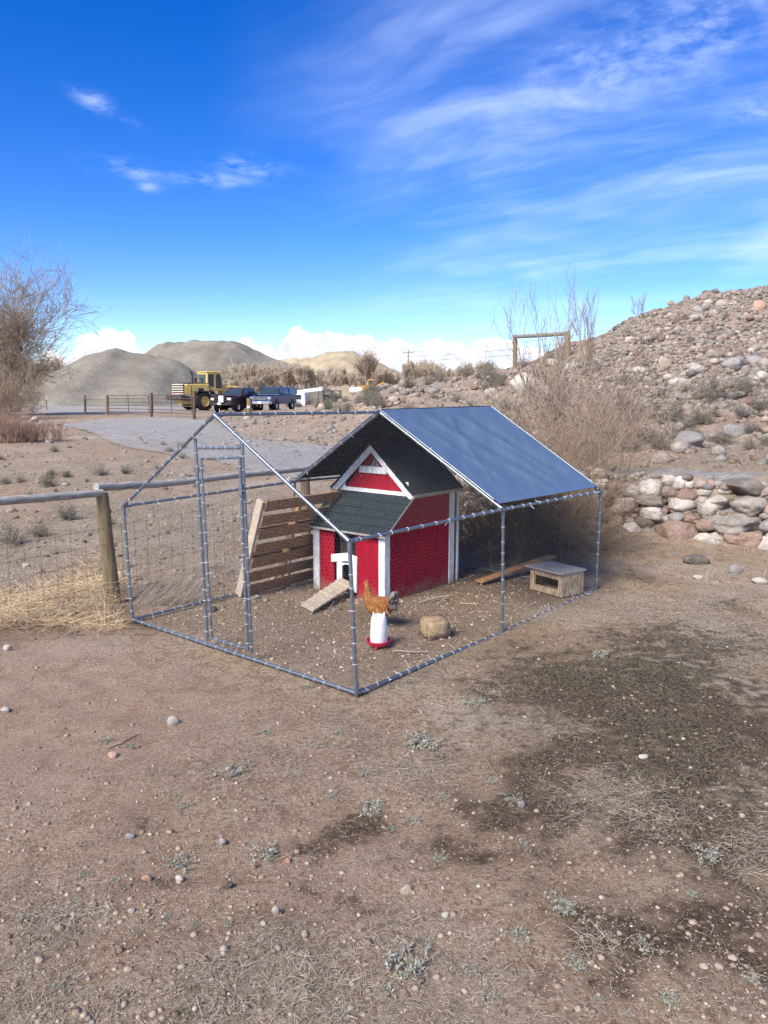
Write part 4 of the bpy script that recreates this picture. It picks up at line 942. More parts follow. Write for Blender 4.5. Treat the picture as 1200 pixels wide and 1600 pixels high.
MB().path([fp0+UP*.14+np.array([math.cos(a)*.088, math.sin(a)*.088, .01*math.sin(3*a)]) for a in np.linspace(0, 6.28, 16)], .0022, 4).path([fp0+UP*.20+np.array([math.cos(a)*.086, math.sin(a)*.086, .006*math.sin(2*a)]) for a in np.linspace(0, 6.28, 16)], .0022, 4).build('wire_wrap', FWIRE, fence)

# ------------------------------------------------------------------ the dry stone wall on the right
WALLS = [  # photo centre x, y, width, height, tone, blockiness (largest first)
 (991,766,34,22,.12,.6),(1014,764,42,34,.14,.5),(1046,750,24,15,.40,.5),(1061,756,26,20,.80,.4),(1077,758,16,14,.40,.3),(1095,757,20,13,.65,.4),(1112,755,18,12,.28,.3),(1135,757,22,13,.9,.5),(1164,760,58,27,.90,.7),(1194,770,26,18,.65,.5),(1240,765,60,30,.3,.6),
 (1017,783,58,18,.90,.8),(1046,770,26,20,.65,.5),(1073,773,34,21,.28,.5),(1100,768,22,14,.14,.4),(1067,788,42,20,.80,.2),(1095,783,24,16,.12,.5),(1121,783,34,15,.12,.4),(1168,788,62,26,.12,.7),(1200,798,22,20,.3,.5),(1245,800,60,34,.14,.6),
 (978,791,42,30,.65,.6),(1106,797,46,28,.14,.75),(1150,815,84,33,.0,.75),(1200,822,30,20,.57,.5),(1019,803,44,24,.8,.4),(1038,797,20,12,.3,.4),(1058,808,30,15,.57,.4),(1072,800,16,9,.65,.4),(1080,810,24,16,.28,.4),(1042,811,18,13,.4,.4),(1073,818,14,8,.8,.3),(1105,821,38,20,.28,.6),
 (962,816,26,20,.28,.3),(984,814,16,11,.65,.3),(1008,815,30,19,.90,.3),(1131,829,26,16,.14,.5),(1160,842,64,36,.28,.65),(1196,858,56,44,.14,.6),(1250,850,70,50,.57,.6),
 (953,832,22,24,.14,.4),(987,830,34,25,.8,.3),(1009,829,15,18,.57,.2),(1057,836,78,42,.28,.55),(1107,850,54,30,.8,.5),(1010,844,28,16,.65,.4),(1087,835,14,9,.9,.4),(1121,838,24,14,.12,.5),(1149,868,40,24,.57,.4),(1180,879,50,22,.9,.5),
 (948,806,24,18,.8,.4),(938,826,22,22,.3,.4),(930,802,26,20,.12,.5)]
wall = thing('stone_wall', 'dry stacked wall of rounded fieldstones retaining the gravel track right of the pen', 'stone wall', T(1060, 866))
def wall_plane(px):
    """distance of the wall face at a photo column"""
    return np.interp(px, [640, 730, 800, 900, 980, 1060, 1190, 1300], [14.2, 13.65, 12.8, 12.1, 11.85, 11.35, 10.8, 10.4])
def stone_obj(c, sz, seed, sub, blocky, tint, par, rz=0., rough=.16, name='stone'):
    V, F = rock_shape(seed, sub, blocky, rough); V = V/np.abs(V).max(0); M = Matrix.Rotation(rz, 3, 'Y') @ Matrix.Rotation(random.uniform(-.15, .15), 3, 'X')
    V = (V*np.array(sz))@np.array(M).T+np.array(c)
    return np_mesh(name, V, F, WROCK, par, smooth=True, tint=np.full(len(V), tint))
ROCK_FIX = None
for i, (px, py, sw, sh, tone, bl) in enumerate(WALLS):
    base_y = 862+(px-1060)*.13; Yw = wall_plane(px)+.0035*(base_y-py)
    c = at(px, py, Yw+.08); k = Yw/FPX
    stone_obj(c, (sw*k*.55, max(sw, sh)*k*.42+.05, sh*k*.64), 100+i, 4 if sw*sh > 900 else 3, min(bl+.3, 1.), tone, wall, rz=random.uniform(-.08, .08))
# the same wall goes on behind the shrub and pen
for row in range(6):
    x = 640+rng.uniform(0, 10)
    while x < 935:
        sw = rng.uniform(20, 44); Yw = wall_plane(x+sw/2)+row*.05; k = Yw/FPX; b = ground_pt(at(x+sw/2, 800, Yw)); sh = .16+.03*rng.random()
        c = b+UP*(.05+row*.135+rng.normal()*.015)+np.array([0, .05, 0]); stone_obj(c, (sw*k*.54, .16, sh*.56), 300+int(x)+row*999, 2, .5, rng.random(), wall, rz=rng.normal()*.12); x += sw*.96
# chinking stones and soil behind the face
V_, F_, t_ = [], [], []; o = 0
for i in range(520):
    px = rng.uniform(650, 1290); Yw = wall_plane(px); b = ground_pt(at(px, 800, Yw)); h = rng.uniform(0, .92); c = b+UP*h+np.array([0, .22+h*.42+rng.normal()*.04, 0]); 
    V, F = rock_shape(500+i % 12, 1, .4, .2); r = rng.uniform(.03, .085); V_.append(V*r*np.array([1.3, 1, .8])+c); F_.append(F+o); o += len(V); t_ += [rng.random()]*len(V)
tag(np_mesh('chinking', np.concatenate(V_), np.concatenate(F_), ROCK, wall, smooth=True, tint=t_), kind='stuff')

# ------------------------------------------------------------------ boulders, rubble, pebbles
def merge_rocks(name, pts, radii, sub, nvar, seed, mat, flat=.75, blocky=.4, tints=None, sink=.25):
    """many small stones as one mesh of real pieces"""
    r_ = np.random.default_rng(seed); base = [rock_shape(seed+i, sub, blocky, .2) for i in range(nvar)]; n = len(pts); pick = r_.integers(0, nvar, n); VV, FF, TT = [], [], []; o = 0
    tint = r_.random(n) if tints is None else tints
    for kx in range(nvar):
        ii = np.where(pick == kx)[0]
        if not len(ii): continue
        V, F = base[kx]; a = r_.uniform(0, 6.28, len(ii)); ca, sa = np.cos(a), np.sin(a); sx = r_.uniform(.8, 1.35, len(ii)); szz = flat*r_.uniform(.7, 1.2, len(ii))
        X = V[None, :, 0]*sx[:, None]; Y = V[None, :, 1]; Z = V[None, :, 2]*szz[:, None]
        P = np.stack([X*ca[:, None]-Y*sa[:, None], X*sa[:, None]+Y*ca[:, None], Z], -1)*radii[ii][:, None, None]
        P = P+np.array(pts)[ii][:, None, :]+np.array([0, 0, 1.])*(radii[ii]*flat*(1-2*sink))[:, None, None]*.5
        VV.append(P.reshape(-1, 3)); FF.append((F[None]+(np.arange(len(ii))*len(V))[:, None, None]+o).reshape(-1, 3)); o += len(V)*len(ii); TT.append(np.repeat(tint[ii], len(V)))
    return tag(np_mesh(name, np.concatenate(VV), np.concatenate(FF), mat, smooth=False, tint=np.concatenate(TT)), kind='stuff')

# shared boulder meshes
BLD = []
for k in range(10):
    V, F = rock_shape(900+k, 3, .85+.04*(k % 4), .13); V = V/np.abs(V).max(0); me_o = np_mesh('boulder', V*np.array([1, .85, .72]), F, ROCK, smooth=k % 3 == 0); BLD.append(me_o.data); bpy.data.objects.remove(me_o)
Yfar = lambda b: b[1] > 13
def boulder(px, py, sw, sh, label, k=0, group=None, name='boulder', lift=.0, rz=None):
    """stone whose middle shows at the photo point"""
    b = T(px, py+sh*.36); kk = b[1]/FPX; o = bpy.data.objects.new(name, BLD[k % 10]); COL.objects.link(o)
    sw, sh = (sw*.88, sh*.88) if Yfar(b) else (sw, sh); o.scale = (sw*kk*.52, sw*kk*.42, sh*kk*.60/.72); o.location = Vector(b)+Vector((0, sw*kk*.2, sh*kk*.30+lift)); o.rotation_euler = (random.uniform(-.1, .1), random.uniform(-.1, .1), random.uniform(-.35, .35) if rz is None else rz)
    if group is None:
        hits = sorted((label.index(w_), k_) for w_, k_ in STONE_WORDS if w_ in label)
        if hits: o.material_slots[0].link = 'OBJECT'; o.material_slots[0].material = STONES[hits[0][1]]
    return tag(o, label, 'boulder' if sw > 12 else 'rock', group)
NB = [(1190, 476, 26, 26, 'large rusty orange boulder perched near the crest of the rubble slope'), (1128, 474, 20, 12, 'pale angular boulder on the crest left of the rusty one'), (1073, 466, 13, 11, 'round grey-green stone alone on the skyline of the rubble slope'),
      (1050, 469, 14, 9, 'small tan stone on the skyline beside the round grey-green one'), (1092, 483, 20, 12, 'grey flat boulder just below the skyline of the rubble slope'), (1166, 494, 11, 14, 'upright tan stone under the rusty boulder'),
      (1040, 568, 27, 22, 'tan blocky boulder halfway up the rubble slope'), (1091, 578, 30, 20, 'pale oval boulder halfway up the rubble slope'), (1060, 598, 46, 19, 'long pale low boulder at the foot of the rubble'), (1150, 567, 40, 20, 'broad grey boulder near the right end of the boulder band'),
      (1185, 562, 34, 22, 'dark grey boulder heaped with others at the right edge of the slope'), (1192, 586, 22, 16, 'rounded pale boulder under the dark grey heap at right'), (1178, 590, 22, 13, 'grey rounded boulder beside the pale one in the right heap'), (1168, 577, 16, 14, 'smaller grey boulder tucked among the right heap'), (1016, 592, 22, 9, 'flat grey slab in the scrub below the rubble'),
      (1080, 686, 56, 28, 'big smooth grey boulder on the bank above the track'), (1150, 674, 46, 26, 'second smooth grey boulder right of the big one above the track'), (818, 600, 46, 42, 'massive pale squarish boulder beside the bare shrub on the bank'), (768, 614, 30, 20, 'pale leaning boulder left of the massive one'), (617, 624, 24, 13, 'low tan boulder half sunk on the bank behind the tarp'),
      (678, 609, 26, 14, 'grey dome-shaped boulder in the sagebrush on the bank'), (505, 635, 20, 12, 'tan boulder at the left end of the rubble bank'), (985, 530, 18, 10, 'broken brown rock high on the slope near the saplings'), (1100, 535, 20, 12, 'grey brown rock in the middle of the rubble'), (1000, 578, 24, 13, 'pale pair-topped rock among the rubble edge'), (895, 572, 30, 16, 'bluish grey rock showing through the bare saplings'), (865, 566, 28, 14, 'cream rock behind the bare saplings')]
for i, b in enumerate(NB): boulder(*b, k=i)
cnt = 0; rgb = np.random.default_rng(21)
while cnt < 190:
    px = rgb.uniform(470, 1290); py = rgb.uniform(465, 700)
    top = np.interp(px, [470, 600, 700, 800, 900, 1000, 1100, 1200, 1290], [630, 606, 594, 575, 532, 494, 462, 450, 440])
    if py < top+4 or (px < 720 and py > 660): continue
    steep = px > 900 and py < 600
    if not steep and rgb.random() < .72: continue
    sw = 5+rgb.exponential(3.2 if steep else 4.5); sw = min(sw, 19)
    boulder(px, py, sw, sw*rgb.uniform(.5, .85), 'greyish brown loose rock among the many strewn over the hillside', int(rgb.integers(0, 10)), 'loose rocks strewn over the hillside'); cnt += 1
# rubble on the hill
def scatter_px(n, x0, x1, y0, y1, ok=None, rg=rgb):
    P = []
    while len(P) < n:
        px, py = rg.uniform(x0, x1), rg.uniform(y0, y1)
        if ok is None or ok(px, py): P.append((px, py))
    return P
def T_many(P):
    P = np.array(P); r = np.stack([(P[:, 0]-600)/FPX, math.cos(PITCH)-(P[:, 1]-800)/FPX*math.sin(PITCH), -math.sin(PITCH)-(P[:, 1]-800)/FPX*math.cos(PITCH)], 1); r = r/r[:, 1:2]
    hit = np.full(len(P), -1.); Y = np.full(len(P), 1.5); prev = Y.copy(); prev0 = Y.copy(); act = np.ones(len(P), bool)
    for _ in range(420):
        q = np.array([0, 0, HC])+r*Y[:, None]; below = (q[:, 2] < hz(q[:, 0], q[:, 1])) & act
        hit[below] = Y[below]; prev0[below] = prev[below]; act &= ~below
        if not act.any() or Y.min() > 300: break
        prev = Y.copy(); Y = np.where(act, Y*1.016, Y)
    lo, hi = prev0, hit.copy()
    for _ in range(9):
        mid = .5*(lo+hi); q = np.array([0, 0, HC])+r*mid[:, None]; bl = q[:, 2] < hz(q[:, 0], q[:, 1]); hi = np.where(bl, mid, hi); lo = np.where(bl, lo, mid)
    ok = hit > 0; hit = hi; q = np.array([0, 0, HC])+r*hit[:, None]; q[:, 2] = hz(q[:, 0], q[:, 1]); return q[ok]
topline = lambda px: np.interp(px, [440, 520, 600, 700, 800, 900, 1000, 1100, 1200, 1290], [640, 622, 606, 594, 575, 532, 494, 462, 450, 440])
ok = lambda px, py: py > topline(px)-6 and not (py > 612+rgb.uniform(-20, 20) and rgb.random() < (.66 if py < 660 else .93)) and (px > 880+rgb.uniform(-60, 60) or rgb.random() < .3)
p = T_many(scatter_px(5600, 860, 1290, 442, 735, ok)); rad = .03+rgb.exponential(.045, len(p)); rad = np.minimum(rad, .26)
merge_rocks('hillside_rubble', p, rad, 1, 14, 40, ROCK, blocky=.75)
p = T_many(scatter_px(1500, 1290, 1560, 430, 700)); merge_rocks('outer_rubble', p, np.minimum(.03+rgb.exponential(.05, len(p)), .3), 1, 8, 42, ROCK, blocky=.8)
p = T_many(scatter_px(5000, 880, 1290, 445, 640, lambda a, b: b > topline(a)-4)); rad = np.minimum(.018+rgb.exponential(.02, len(p)), .12); merge_rocks('hillside_grit', p, rad, 1, 10, 41, ROCK, blocky=.8)
p = T_many(scatter_px(2400, 345, 900, 560, 705, lambda a, b: b > topline(a)-2)); rad = np.minimum(.025+rgb.exponential(.035, len(p))*np.where(p[:, 1] > 36, 1.5, .8), .25); merge_rocks('bank_rubble', p, rad, 1, 10, 60, ROCK)
# the field behind the fence and yard edge
p = T_many(scatter_px(1500, -40, 560, 650, 960)); rad = np.minimum(.010+rgb.exponential(.016, len(p))*np.clip(p[:, 1]/16, .6, 2.2), .14); merge_rocks('field_stones', p, rad, 1, 10, 80, ROCK)
# pebbles over the bare yard
q = T_many(scatter_px(5200, -60, 1260, 930, 1640)); rad = .0016+rgb.exponential(.0028, len(q)); rad = np.minimum(rad, .016); merge_rocks('pebbles', q[:1600], rad[:1600], 1, 10, 81, PEB, blocky=.7)
CLOD = mat_tint('dirt_clods', [(0, (.17, .12, .085)), (.4, (.30, .225, .165)), (.75, (.40, .31, .235)), (1, (.22, .16, .115))], nscale=60, obj_rand=False, bmp=.5)
q = T_many(scatter_px(8000, -60, 1260, 940, 1660)); rad = .003+rgb.exponential(.0045, len(q)); keep = rgb.random(len(q)) < .25+1.2*np.clip(fbm(q[:, 0]*1.7, q[:, 1]*1.7, 61)-.35, 0, 1); merge_rocks('dirt_clods', q[keep], np.minimum(rad[keep], .022), 1, 12, 83, CLOD, flat=.6, blocky=.6, sink=.4)
uu = rgb.uniform(.05, 2.95, 1700); vv = rgb.uniform(.05, 4.2, 1700); q = O+uu[:, None]*DU+vv[:, None]*DV; q[:, 2] = hz(q[:, 0], q[:, 1]); merge_rocks('pen_grit', q, np.minimum(.004+rgb.exponential(.004, len(q)), .02), 1, 8, 85, PEB)
ST = [(270, 1127, 21, 17, 'pale smooth egg-shaped stone in front of the pen'), (175, 1181, 17, 12, 'flat reddish stone beside a thin twig on the dirt'), (7, 1110, 16, 9, 'white chip of stone at the left edge of the dirt'), (1007, 1183, 18, 10, 'flat white stone on dark damp soil'), (636, 1391, 25, 18, 'tan lumpy stone in a damp rut'),
      (815, 1257, 14, 13, 'grey brown stone beside a silvery weed'), (697, 1431, 15, 11, 'white rounded stone below the tan lumpy one'), (347, 1316, 14, 14, 'slate grey angular stone near a silvery weed'), (358, 1384, 14, 13, 'whitish blocky stone in the damp patch'), (228, 1373, 19, 11, 'pinkish flat stone beside a weed at left'), (280, 1373, 16, 10, 'cream flat stone right of the pinkish one'), (205, 1424, 13, 9, 'small cream oval stone low at left'),
      (430, 1424, 13, 17, 'pale upright shard of stone'), (486, 1334, 12, 9, 'small whitish stone right of the big silver weed'), (450, 1345, 12, 10, 'rosy pebble below the silver weed'), (203, 1307, 16, 10, 'greenish slate pebble on the left dirt'), (11, 1013, 15, 11, 'pale stone at the end of the straw heap'), (40, 884, 12, 8, 'small white stone in the scrub beyond the fence'), (76, 911, 10, 6, 'round beige stone in front of the scrub'),
      (1088, 876, 46, 17, 'low bluish flat rock lying in front of the stone wall'), (1150, 890, 21, 16, 'small round grey rock in front of the wall'), (1092, 902, 17, 6, 'little white rock on the dark soil before the wall'), (1188, 909, 24, 12, 'white rounded rock at the right edge before the wall'), (240, 915, 28, 12, 'whitish flat rock between fence and pen'), (187, 897, 13, 10, 'beige rock beside the fence post'), (1056, 866, 9, 5, 'tiny grey rock at the foot of the wall')]
for i, s_ in enumerate(ST): boulder(*s_, k=i*3+1, name='stone')

# ------------------------------------------------------------------ bare twigs, shrubs and trees
def grow(p, d, L, r, lvl, out, spread, nkid, up=.15, shrink=.68, minr=.0012, wob=.12, nseg=3, rr=random, first=0.35):
    """limb as wobbling segments with side limbs"""
    p = np.array(p, float); d = np.array(d, float); pts = [p]
    for i in range(nseg):
        d = d+np.array([rr.gauss(0, wob), rr.gauss(0, wob), rr.gauss(0, wob)+up*.3]); d /= np.linalg.norm(d)
        q = pts[-1]+d*L/nseg; r0 = r*(1-.75*i/nseg); r1 = r*(1-.75*(i+1)/nseg); out.append((pts[-1], q, max(r0, minr), max(r1, minr), lvl)); pts.append(q)
        if lvl > 0 and (i+1)/nseg > first:
            for _ in range(nkid if isinstance(nkid, int) else nkid[lvl]):
                a = np.array([rr.gauss(0, 1), rr.gauss(0, 1), rr.gauss(0, 1)]); a -= d*(a@d); a /= np.linalg.norm(a)+1e-9; sp = spread*rr.uniform(.6, 1.3)
                nd = d*math.cos(sp)+a*math.sin(sp)+UP*up; nd /= np.linalg.norm(nd)
                grow(pts[-1]-(pts[-1]-pts[-2])*rr.random()*.8, nd, L*shrink*rr.uniform(.7, 1.2), max(r1*.72, minr), lvl-1, out, spread, nkid, up, shrink, minr, wob, nseg, rr, first)
def twigs(name, segs, mat, parent, n=3):
    a = np.array([s_[0] for s_ in segs]); b = np.array([s_[1] for s_ in segs]); V, F = seg_tubes(a, b, [s_[2] for s_ in segs], [s_[3] for s_ in segs], n)
    tt = np.repeat(np.random.default_rng(len(segs)).random(len(segs))*.35, 2*n); return np_mesh(name, V, F, mat, parent, tint=tt)
def plant(name, label, cat, loc, segs, mats, split=None, group=None, trunk_name='trunk', crown_name='crown'):
    root = thing(name, label, cat, loc, group); segs = [(a+np.array(loc), b+np.array(loc), c, d, l) for a, b, c, d, l in segs]
    big = [s_ for s_ in segs if split is not None and s_[4] >= split]; small = [s_ for s_ in segs if not (split is not None and s_[4] >= split)]
    if big: twigs(trunk_name, big, mats[0], root, 6)
    if small: twigs(crown_name, small, mats[-1], root, 3)
    return root

# the big willow shrub behind the pen
rr = random.Random(5); segs = []
for k in range(92):
    a = rr.uniform(0, 6.28); q = rr.random()**.6; lean_ = .1+1.15*q; L = rr.uniform(.6, 1.25)*(1.35-.35*q)
    base = np.array([rr.gauss(0, .42), rr.gauss(0, .30), -.05]); d = np.array([math.cos(a)*math.sin(lean_)*1.15, math.sin(a)*math.sin(lean_)*.75, math.cos(lean_)])
    grow(base, d, L, rr.uniform(.006, .012), 2, segs, .75, (0, 2, 2), .06, .66, .0023, .19, 4, rr, .2)
ws = T(862, 868); plant('willow_shrub', 'large tangled bare shrub with tan twigs between the pen and the stone wall', 'shrub', ws+np.array([-.28, .40, 0]), segs, (WILLOW,), trunk_name='stems', crown_name='stems')
segs = []
for k in range(46):
    a = rr.uniform(0, 6.28); lean_ = rr.uniform(.1, .9); base = np.array([rr.gauss(0, .35), rr.gauss(0, .25), -.05]); d = np.array([math.cos(a)*math.sin(lean_), math.sin(a)*math.sin(lean_)*.7, math.cos(lean_)])
    grow(base, d, rr.uniform(.6, 1.2), rr.uniform(.004, .008), 2, segs, .7, (0, 2, 1), .08, .62, .0022, .18, 4, rr, .2)
w2 = T(918, 752); plant('willow_shrub', 'pinkish grey bare shrub thinning out over the left end of the stone wall', 'shrub', w2+np.array([0, .6, 0]), segs, (WILLOW,), crown_name='stems')
segs = []
for k in range(46):
    a = rr.uniform(0, 6.28); lean_ = rr.uniform(.15, 1.1); base = np.array([rr.gauss(0, .8), rr.gauss(0, .4), -.05]); d = np.array([math.cos(a)*math.sin(lean_)*1.2, math.sin(a)*math.sin(lean_)*.8, math.cos(lean_)])
    grow(base, d, rr.uniform(.7, 1.5), rr.uniform(.006, .012), 2, segs, .7, (0, 2, 2), .08, .6, .004, .17, 4, rr, .2)
w3 = T(905, 705); plant('willow_shrub', 'wide bare thicket on the bank beyond the track behind the tarp', 'shrub', w3, segs, (WILLOW,), crown_name='stems')
# taller saplings on the bank
for (px, py, hpx, n_, lab) in [(845, 640, 165, 6, 'tall bare sapling clump standing on the bank against the sky'), (915, 590, 135, 5, 'bare sapling clump rising over the hill shoulder beside the crossbar posts'), (880, 690, 175, 7, 'pale many-stemmed bare sapling in front of the massive boulder'), (1000, 500, 36, 4, 'thin bare sapling on the skyline of the rubble slope')]:
    b = T(px, py); H = hpx*b[1]/FPX; segs = []
    for k in range(n_):
        a = rr.uniform(0, 6.28); lean_ = rr.uniform(.02, .42); base = np.array([rr.gauss(0, .2), rr.gauss(0, .2), -.05]); d = np.array([math.cos(a)*math.sin(lean_), math.sin(a)*math.sin(lean_), math.cos(lean_)])
        grow(base, d, H*rr.uniform(.55, .95), .012+.004*H, 2, segs, .42, (0, 1, 2), .16, .42, .0045, .05, 6, rr, .3)
    plant('bare_sapling', lab, 'sapling', b, segs, (TWIG,), None, crown_name='stems')

# the cottonwood at the left edge
def tree_segs(H, r, seed, lv=4, spread=.62, lean=(0, 0), nk=(0, 2, 2, 2, 2), first=.25, trunkfrac=.42, minr=.004, up=.12, shrink=.66):
    q = random.Random(seed); s_ = []
    grow(np.array([0, 0, -.1]), np.array([lean[0], lean[1], 1.]), H*trunkfrac, r, lv, s_, spread, nk, up, shrink, minr, .10, 3, q, first); return s_
b = T(-6, 648); D_ = b[1]
segs = tree_segs(13.2, .26, 31, 4, .80, (.20, 0), (0, 3, 2, 3, 4), .12, .34, .0105, .10, .74)
plant('cottonwood_tree', 'large leafless spreading tree cut off by the left edge', 'tree', b, segs, (BARK, TWIG), 3)
segs = []
for k in range(34):
    a = rr.uniform(0, 6.28); lean_ = rr.uniform(.1, 1.1); base = np.array([rr.gauss(0, .9), rr.gauss(0, .5), -.05]); d = np.array([math.cos(a)*math.sin(lean_), math.sin(a)*math.sin(lean_), math.cos(lean_)])
    grow(base, d, rr.uniform(1.2, 2.6), .014, 2, segs, .5, (0, 2, 2), .1, .6, .006, .1, 4, rr, .2)
bb = T(12, 655); plant('bare_shrub', 'dense grey bare shrub at the foot of the large left tree', 'shrub', bb, segs, (TWIG,), crown_name='stems')
for i, (px, py, n_, H, lab) in enumerate([(20, 692, 120, 1.1, 'reddish brown bare shrub over rocks at the left edge'), (50, 690, 80, .85, 'lower reddish shrub beside the rocks left of the gravel yard'), (-10, 680, 90, 1.2, 'tan and red shrub behind the left rocks')]):
    segs = []
    for k in range(n_):
        a = rr.uniform(0, 6.28); lean_ = rr.uniform(.1, 1.); base = np.array([rr.gauss(0, .55), rr.gauss(0, .35), -.05]); d = np.array([math.cos(a)*math.sin(lean_), math.sin(a)*math.sin(lean_), math.cos(lean_)])
        grow(base, d, H*rr.uniform(.5, 1), .008, 1, segs, .5, (0, 2), .12, .6, .004, .1, 4, rr, .2)
    plant('red_shrub', lab, 'shrub', T(px, py), segs, (REDTW,), crown_name='stems')
for i, b_ in enumerate([(40, 664, 26, 14, 'pale rounded rock behind the reddish shrub at left'), (52, 655, 18, 10, 'flat pale rock near the thin metal post'), (76, 690, 14, 7, 'little white rock on the field edge at left'), (22, 640, 16, 9, 'grey rock under the big left tree'), (66, 662, 22, 9, 'long pale rock at the end of the rock line at left')]): boulder(*b_, k=i+4)

# tree line far beyond the yard: five grown shapes, copied
FT = []
for k in range(5):
    segs = tree_segs(6.2, .09, 70+k, 3, .5+.06*(k % 3), (0, 0), (0, 2, 3, 3), .12, .40, .030, .16, .66)
    for j in range(2+k % 2): segs += [(a+np.array([.5*(j-.5)*(1+k % 2), .3*j, 0]), b_+np.array([.5*(j-.5)*(1+k % 2), .3*j, 0]), c, d, l) for a, b_, c, d, l in tree_segs(5.2, .07, 170+k*7+j, 3, .5, ((j-.5)*.3, 0), (0, 2, 3, 3), .12, .42, .030, .16, .66)]
    FT.append(plant('cottonwood_tree', 'x', 'tree', (0, 0, 0), segs, (FARTW, FARTW), 3))
used = set()
def far_tree(px, Y, hpx, base_py, label, group, k):
    q = at(px, base_py, Y); z = max(q[2], -1) ; loc = (q[0], Y, H1(q[0], Y)-.1 if base_py is None else z); sc = hpx*Y/FPX/5.4
    r = FT[k] if k not in used else None
    if r is None: r = dup(FT[k], loc, rr.uniform(0, 6.28), sc, label, group)
    else: used.add(k); r.location = Vector([float(v) for v in loc]); r.scale = (sc,)*3; r['label'] = label; r['group'] = group
    return r
q_ = random.Random(3); k = 0
for i in range(44):
    px = 356+i*5.9+q_.uniform(-4, 4); Y = q_.uniform(118, 150); far_tree(px, Y, q_.uniform(28, 46)*(1 if px < 480 else .85), 604+q_.uniform(0, 4), 'leafless tan tree in the dense row behind the parked machines', 'tan trees behind the parked machines', k % 5); k += 1
for i in range(16):
    px = 2+i*8.2+q_.uniform(-3, 3); far_tree(px, q_.uniform(120, 140), q_.uniform(28, 56)*(1 if px < 95 else .6), 606, 'leafless grey tree in the row left of the gravel stockpile', 'grey trees left of the gravel stockpile', k % 5); k += 1
for i in range(15):
    px = 640+i*9+q_.uniform(-3, 3); far_tree(px, q_.uniform(95, 120), q_.uniform(26, 46), 600, 'leafless grey tree showing over the bank behind the tarp', 'grey trees over the bank', k % 5); k += 1
far_tree(574, 105, 62, 602, 'single tall leafless tree standing out before the yellowish hill', None, 2).pop('group', None)
for i in range(7):
    px = 352+i*9+q_.uniform(-3, 3); o_ = far_tree(px, q_.uniform(100, 112), q_.uniform(14, 24), 610, 'dark reddish bare bush in the row behind the yellow loader', 'reddish bushes behind the loader', k % 5); k += 1

# sagebrush: leaf flecks on twigs, six grown shapes, copied
def sage_root(seed, h=.5, wd=.5, n=900, leaf=.022):
    q = np.random.default_rng(seed); m_ = 46; segs = []; V, F, tt = [], [], []
    for k in range(m_):
        a = q.uniform(0, 6.28); lean_ = q.uniform(.05, 1.25); L = h*q.uniform(.6, 1.05)*(1-.2*lean_); b0 = np.array([q.normal()*.06, q.normal()*.06, -.02]); d = np.array([math.cos(a)*math.sin(lean_)*wd/h, math.sin(a)*math.sin(lean_)*wd/h, math.cos(lean_)])
        p0 = b0; 
        for s_ in range(4):
            p1 = p0+d*L/4+q.normal(size=3)*.02; segs.append((p0, p1, .006*(1-s_*.2), .006*(1-(s_+1)*.2), 0))
            for _ in range(n//m_//4+ (1 if s_ > 1 else 0)*3):
                c = p0+(p1-p0)*q.random()+q.normal(size=3)*.035*(.5+s_*.3); e = q.normal(size=3)+UP*.9; e /= np.linalg.norm(e); sx = np.cross(e, q.normal(size=3)); sx /= np.linalg.norm(sx); l = leaf*q.uniform(.7, 1.5); b_ = len(V)
                V += [c-sx*l*.28, c+sx*l*.28, c+e*l*1.9]; F.append((b_, b_+1, b_+2)); tt += [q.random()*.5]*3
            p0 = p1
    r = thing('sagebrush', 'x', 'sagebrush', (0, 0, 0)); np_mesh('foliage', np.array(V), np.array(F), SAGE, r, tint=tt); twigs('stems', segs, TWIG, r); return r
SG = [sage_root(200+k, .48+.05*(k % 3), .62, 1500, .020+.004*(k % 2)) for k in range(6)]
sused = set()
def sage(px, py, wpx, label, group=None):
    b = T(px, py); sc = wpx*b[1]/FPX/1.15; k = q_.randrange(6)
    s3 = (sc, sc, sc*q_.uniform(.8, 1.1))
    if k in sused: return dup(SG[k], b, q_.uniform(0, 6.28), s3, label, group)
    sused.add(k); r = SG[k]; r.location = Vector(b); r.scale = s3; r['label'] = label
    if group: r['group'] = group
    return r
for a in [(18, 850, 95, 'big dark grey sagebrush at the left edge beyond the rail'), (62, 838, 62, 'grey-green sagebrush right of the big one at the left edge'), (108, 812, 62, 'low twiggy sagebrush between the big one and the fence post'), (8, 757, 36, 'small pale green sagebrush in the field at the left edge'), (75, 760, 48, 'low dry sagebrush in the middle of the left field'), (158, 742, 46, 'sagebrush in the field above the fence rail'), (104, 745, 36, 'small dry sagebrush left of the one above the rail'), (175, 820, 34, 'little grey bush between fence post and pen corner')]: sage(*a)
for a in [(1105, 622, 52, 'dark green-grey sagebrush in the scrub band right of the pale low boulder'), (1165, 614, 52, 'dark sagebrush under the right boulder heap'), (1120, 693, 40, 'grey sagebrush between the two smooth boulders'), (1040, 660, 66, 'broad grey sagebrush above the big smooth boulder'), (1000, 655, 60, 'grey sagebrush left of the broad one'), (970, 640, 56, 'twiggy sagebrush below the rubble'), (1185, 640, 50, 'sagebrush at the right edge of the scrub band'), (1060, 640, 40, 'small sagebrush in the centre of the scrub band'), (765, 580, 44, 'dark rounded sagebrush on the skyline left of the crossbar'), (730, 590, 40, 'grey sagebrush on the skyline beside the dark rounded one')]: sage(*a)
for i in range(18): sage(q_.uniform(0, 330), q_.uniform(690, 775), q_.uniform(14, 34), 'low grey sagebrush among those dotting the field beyond the rail fence', 'low sagebrush dotting the field')
cnt = 0
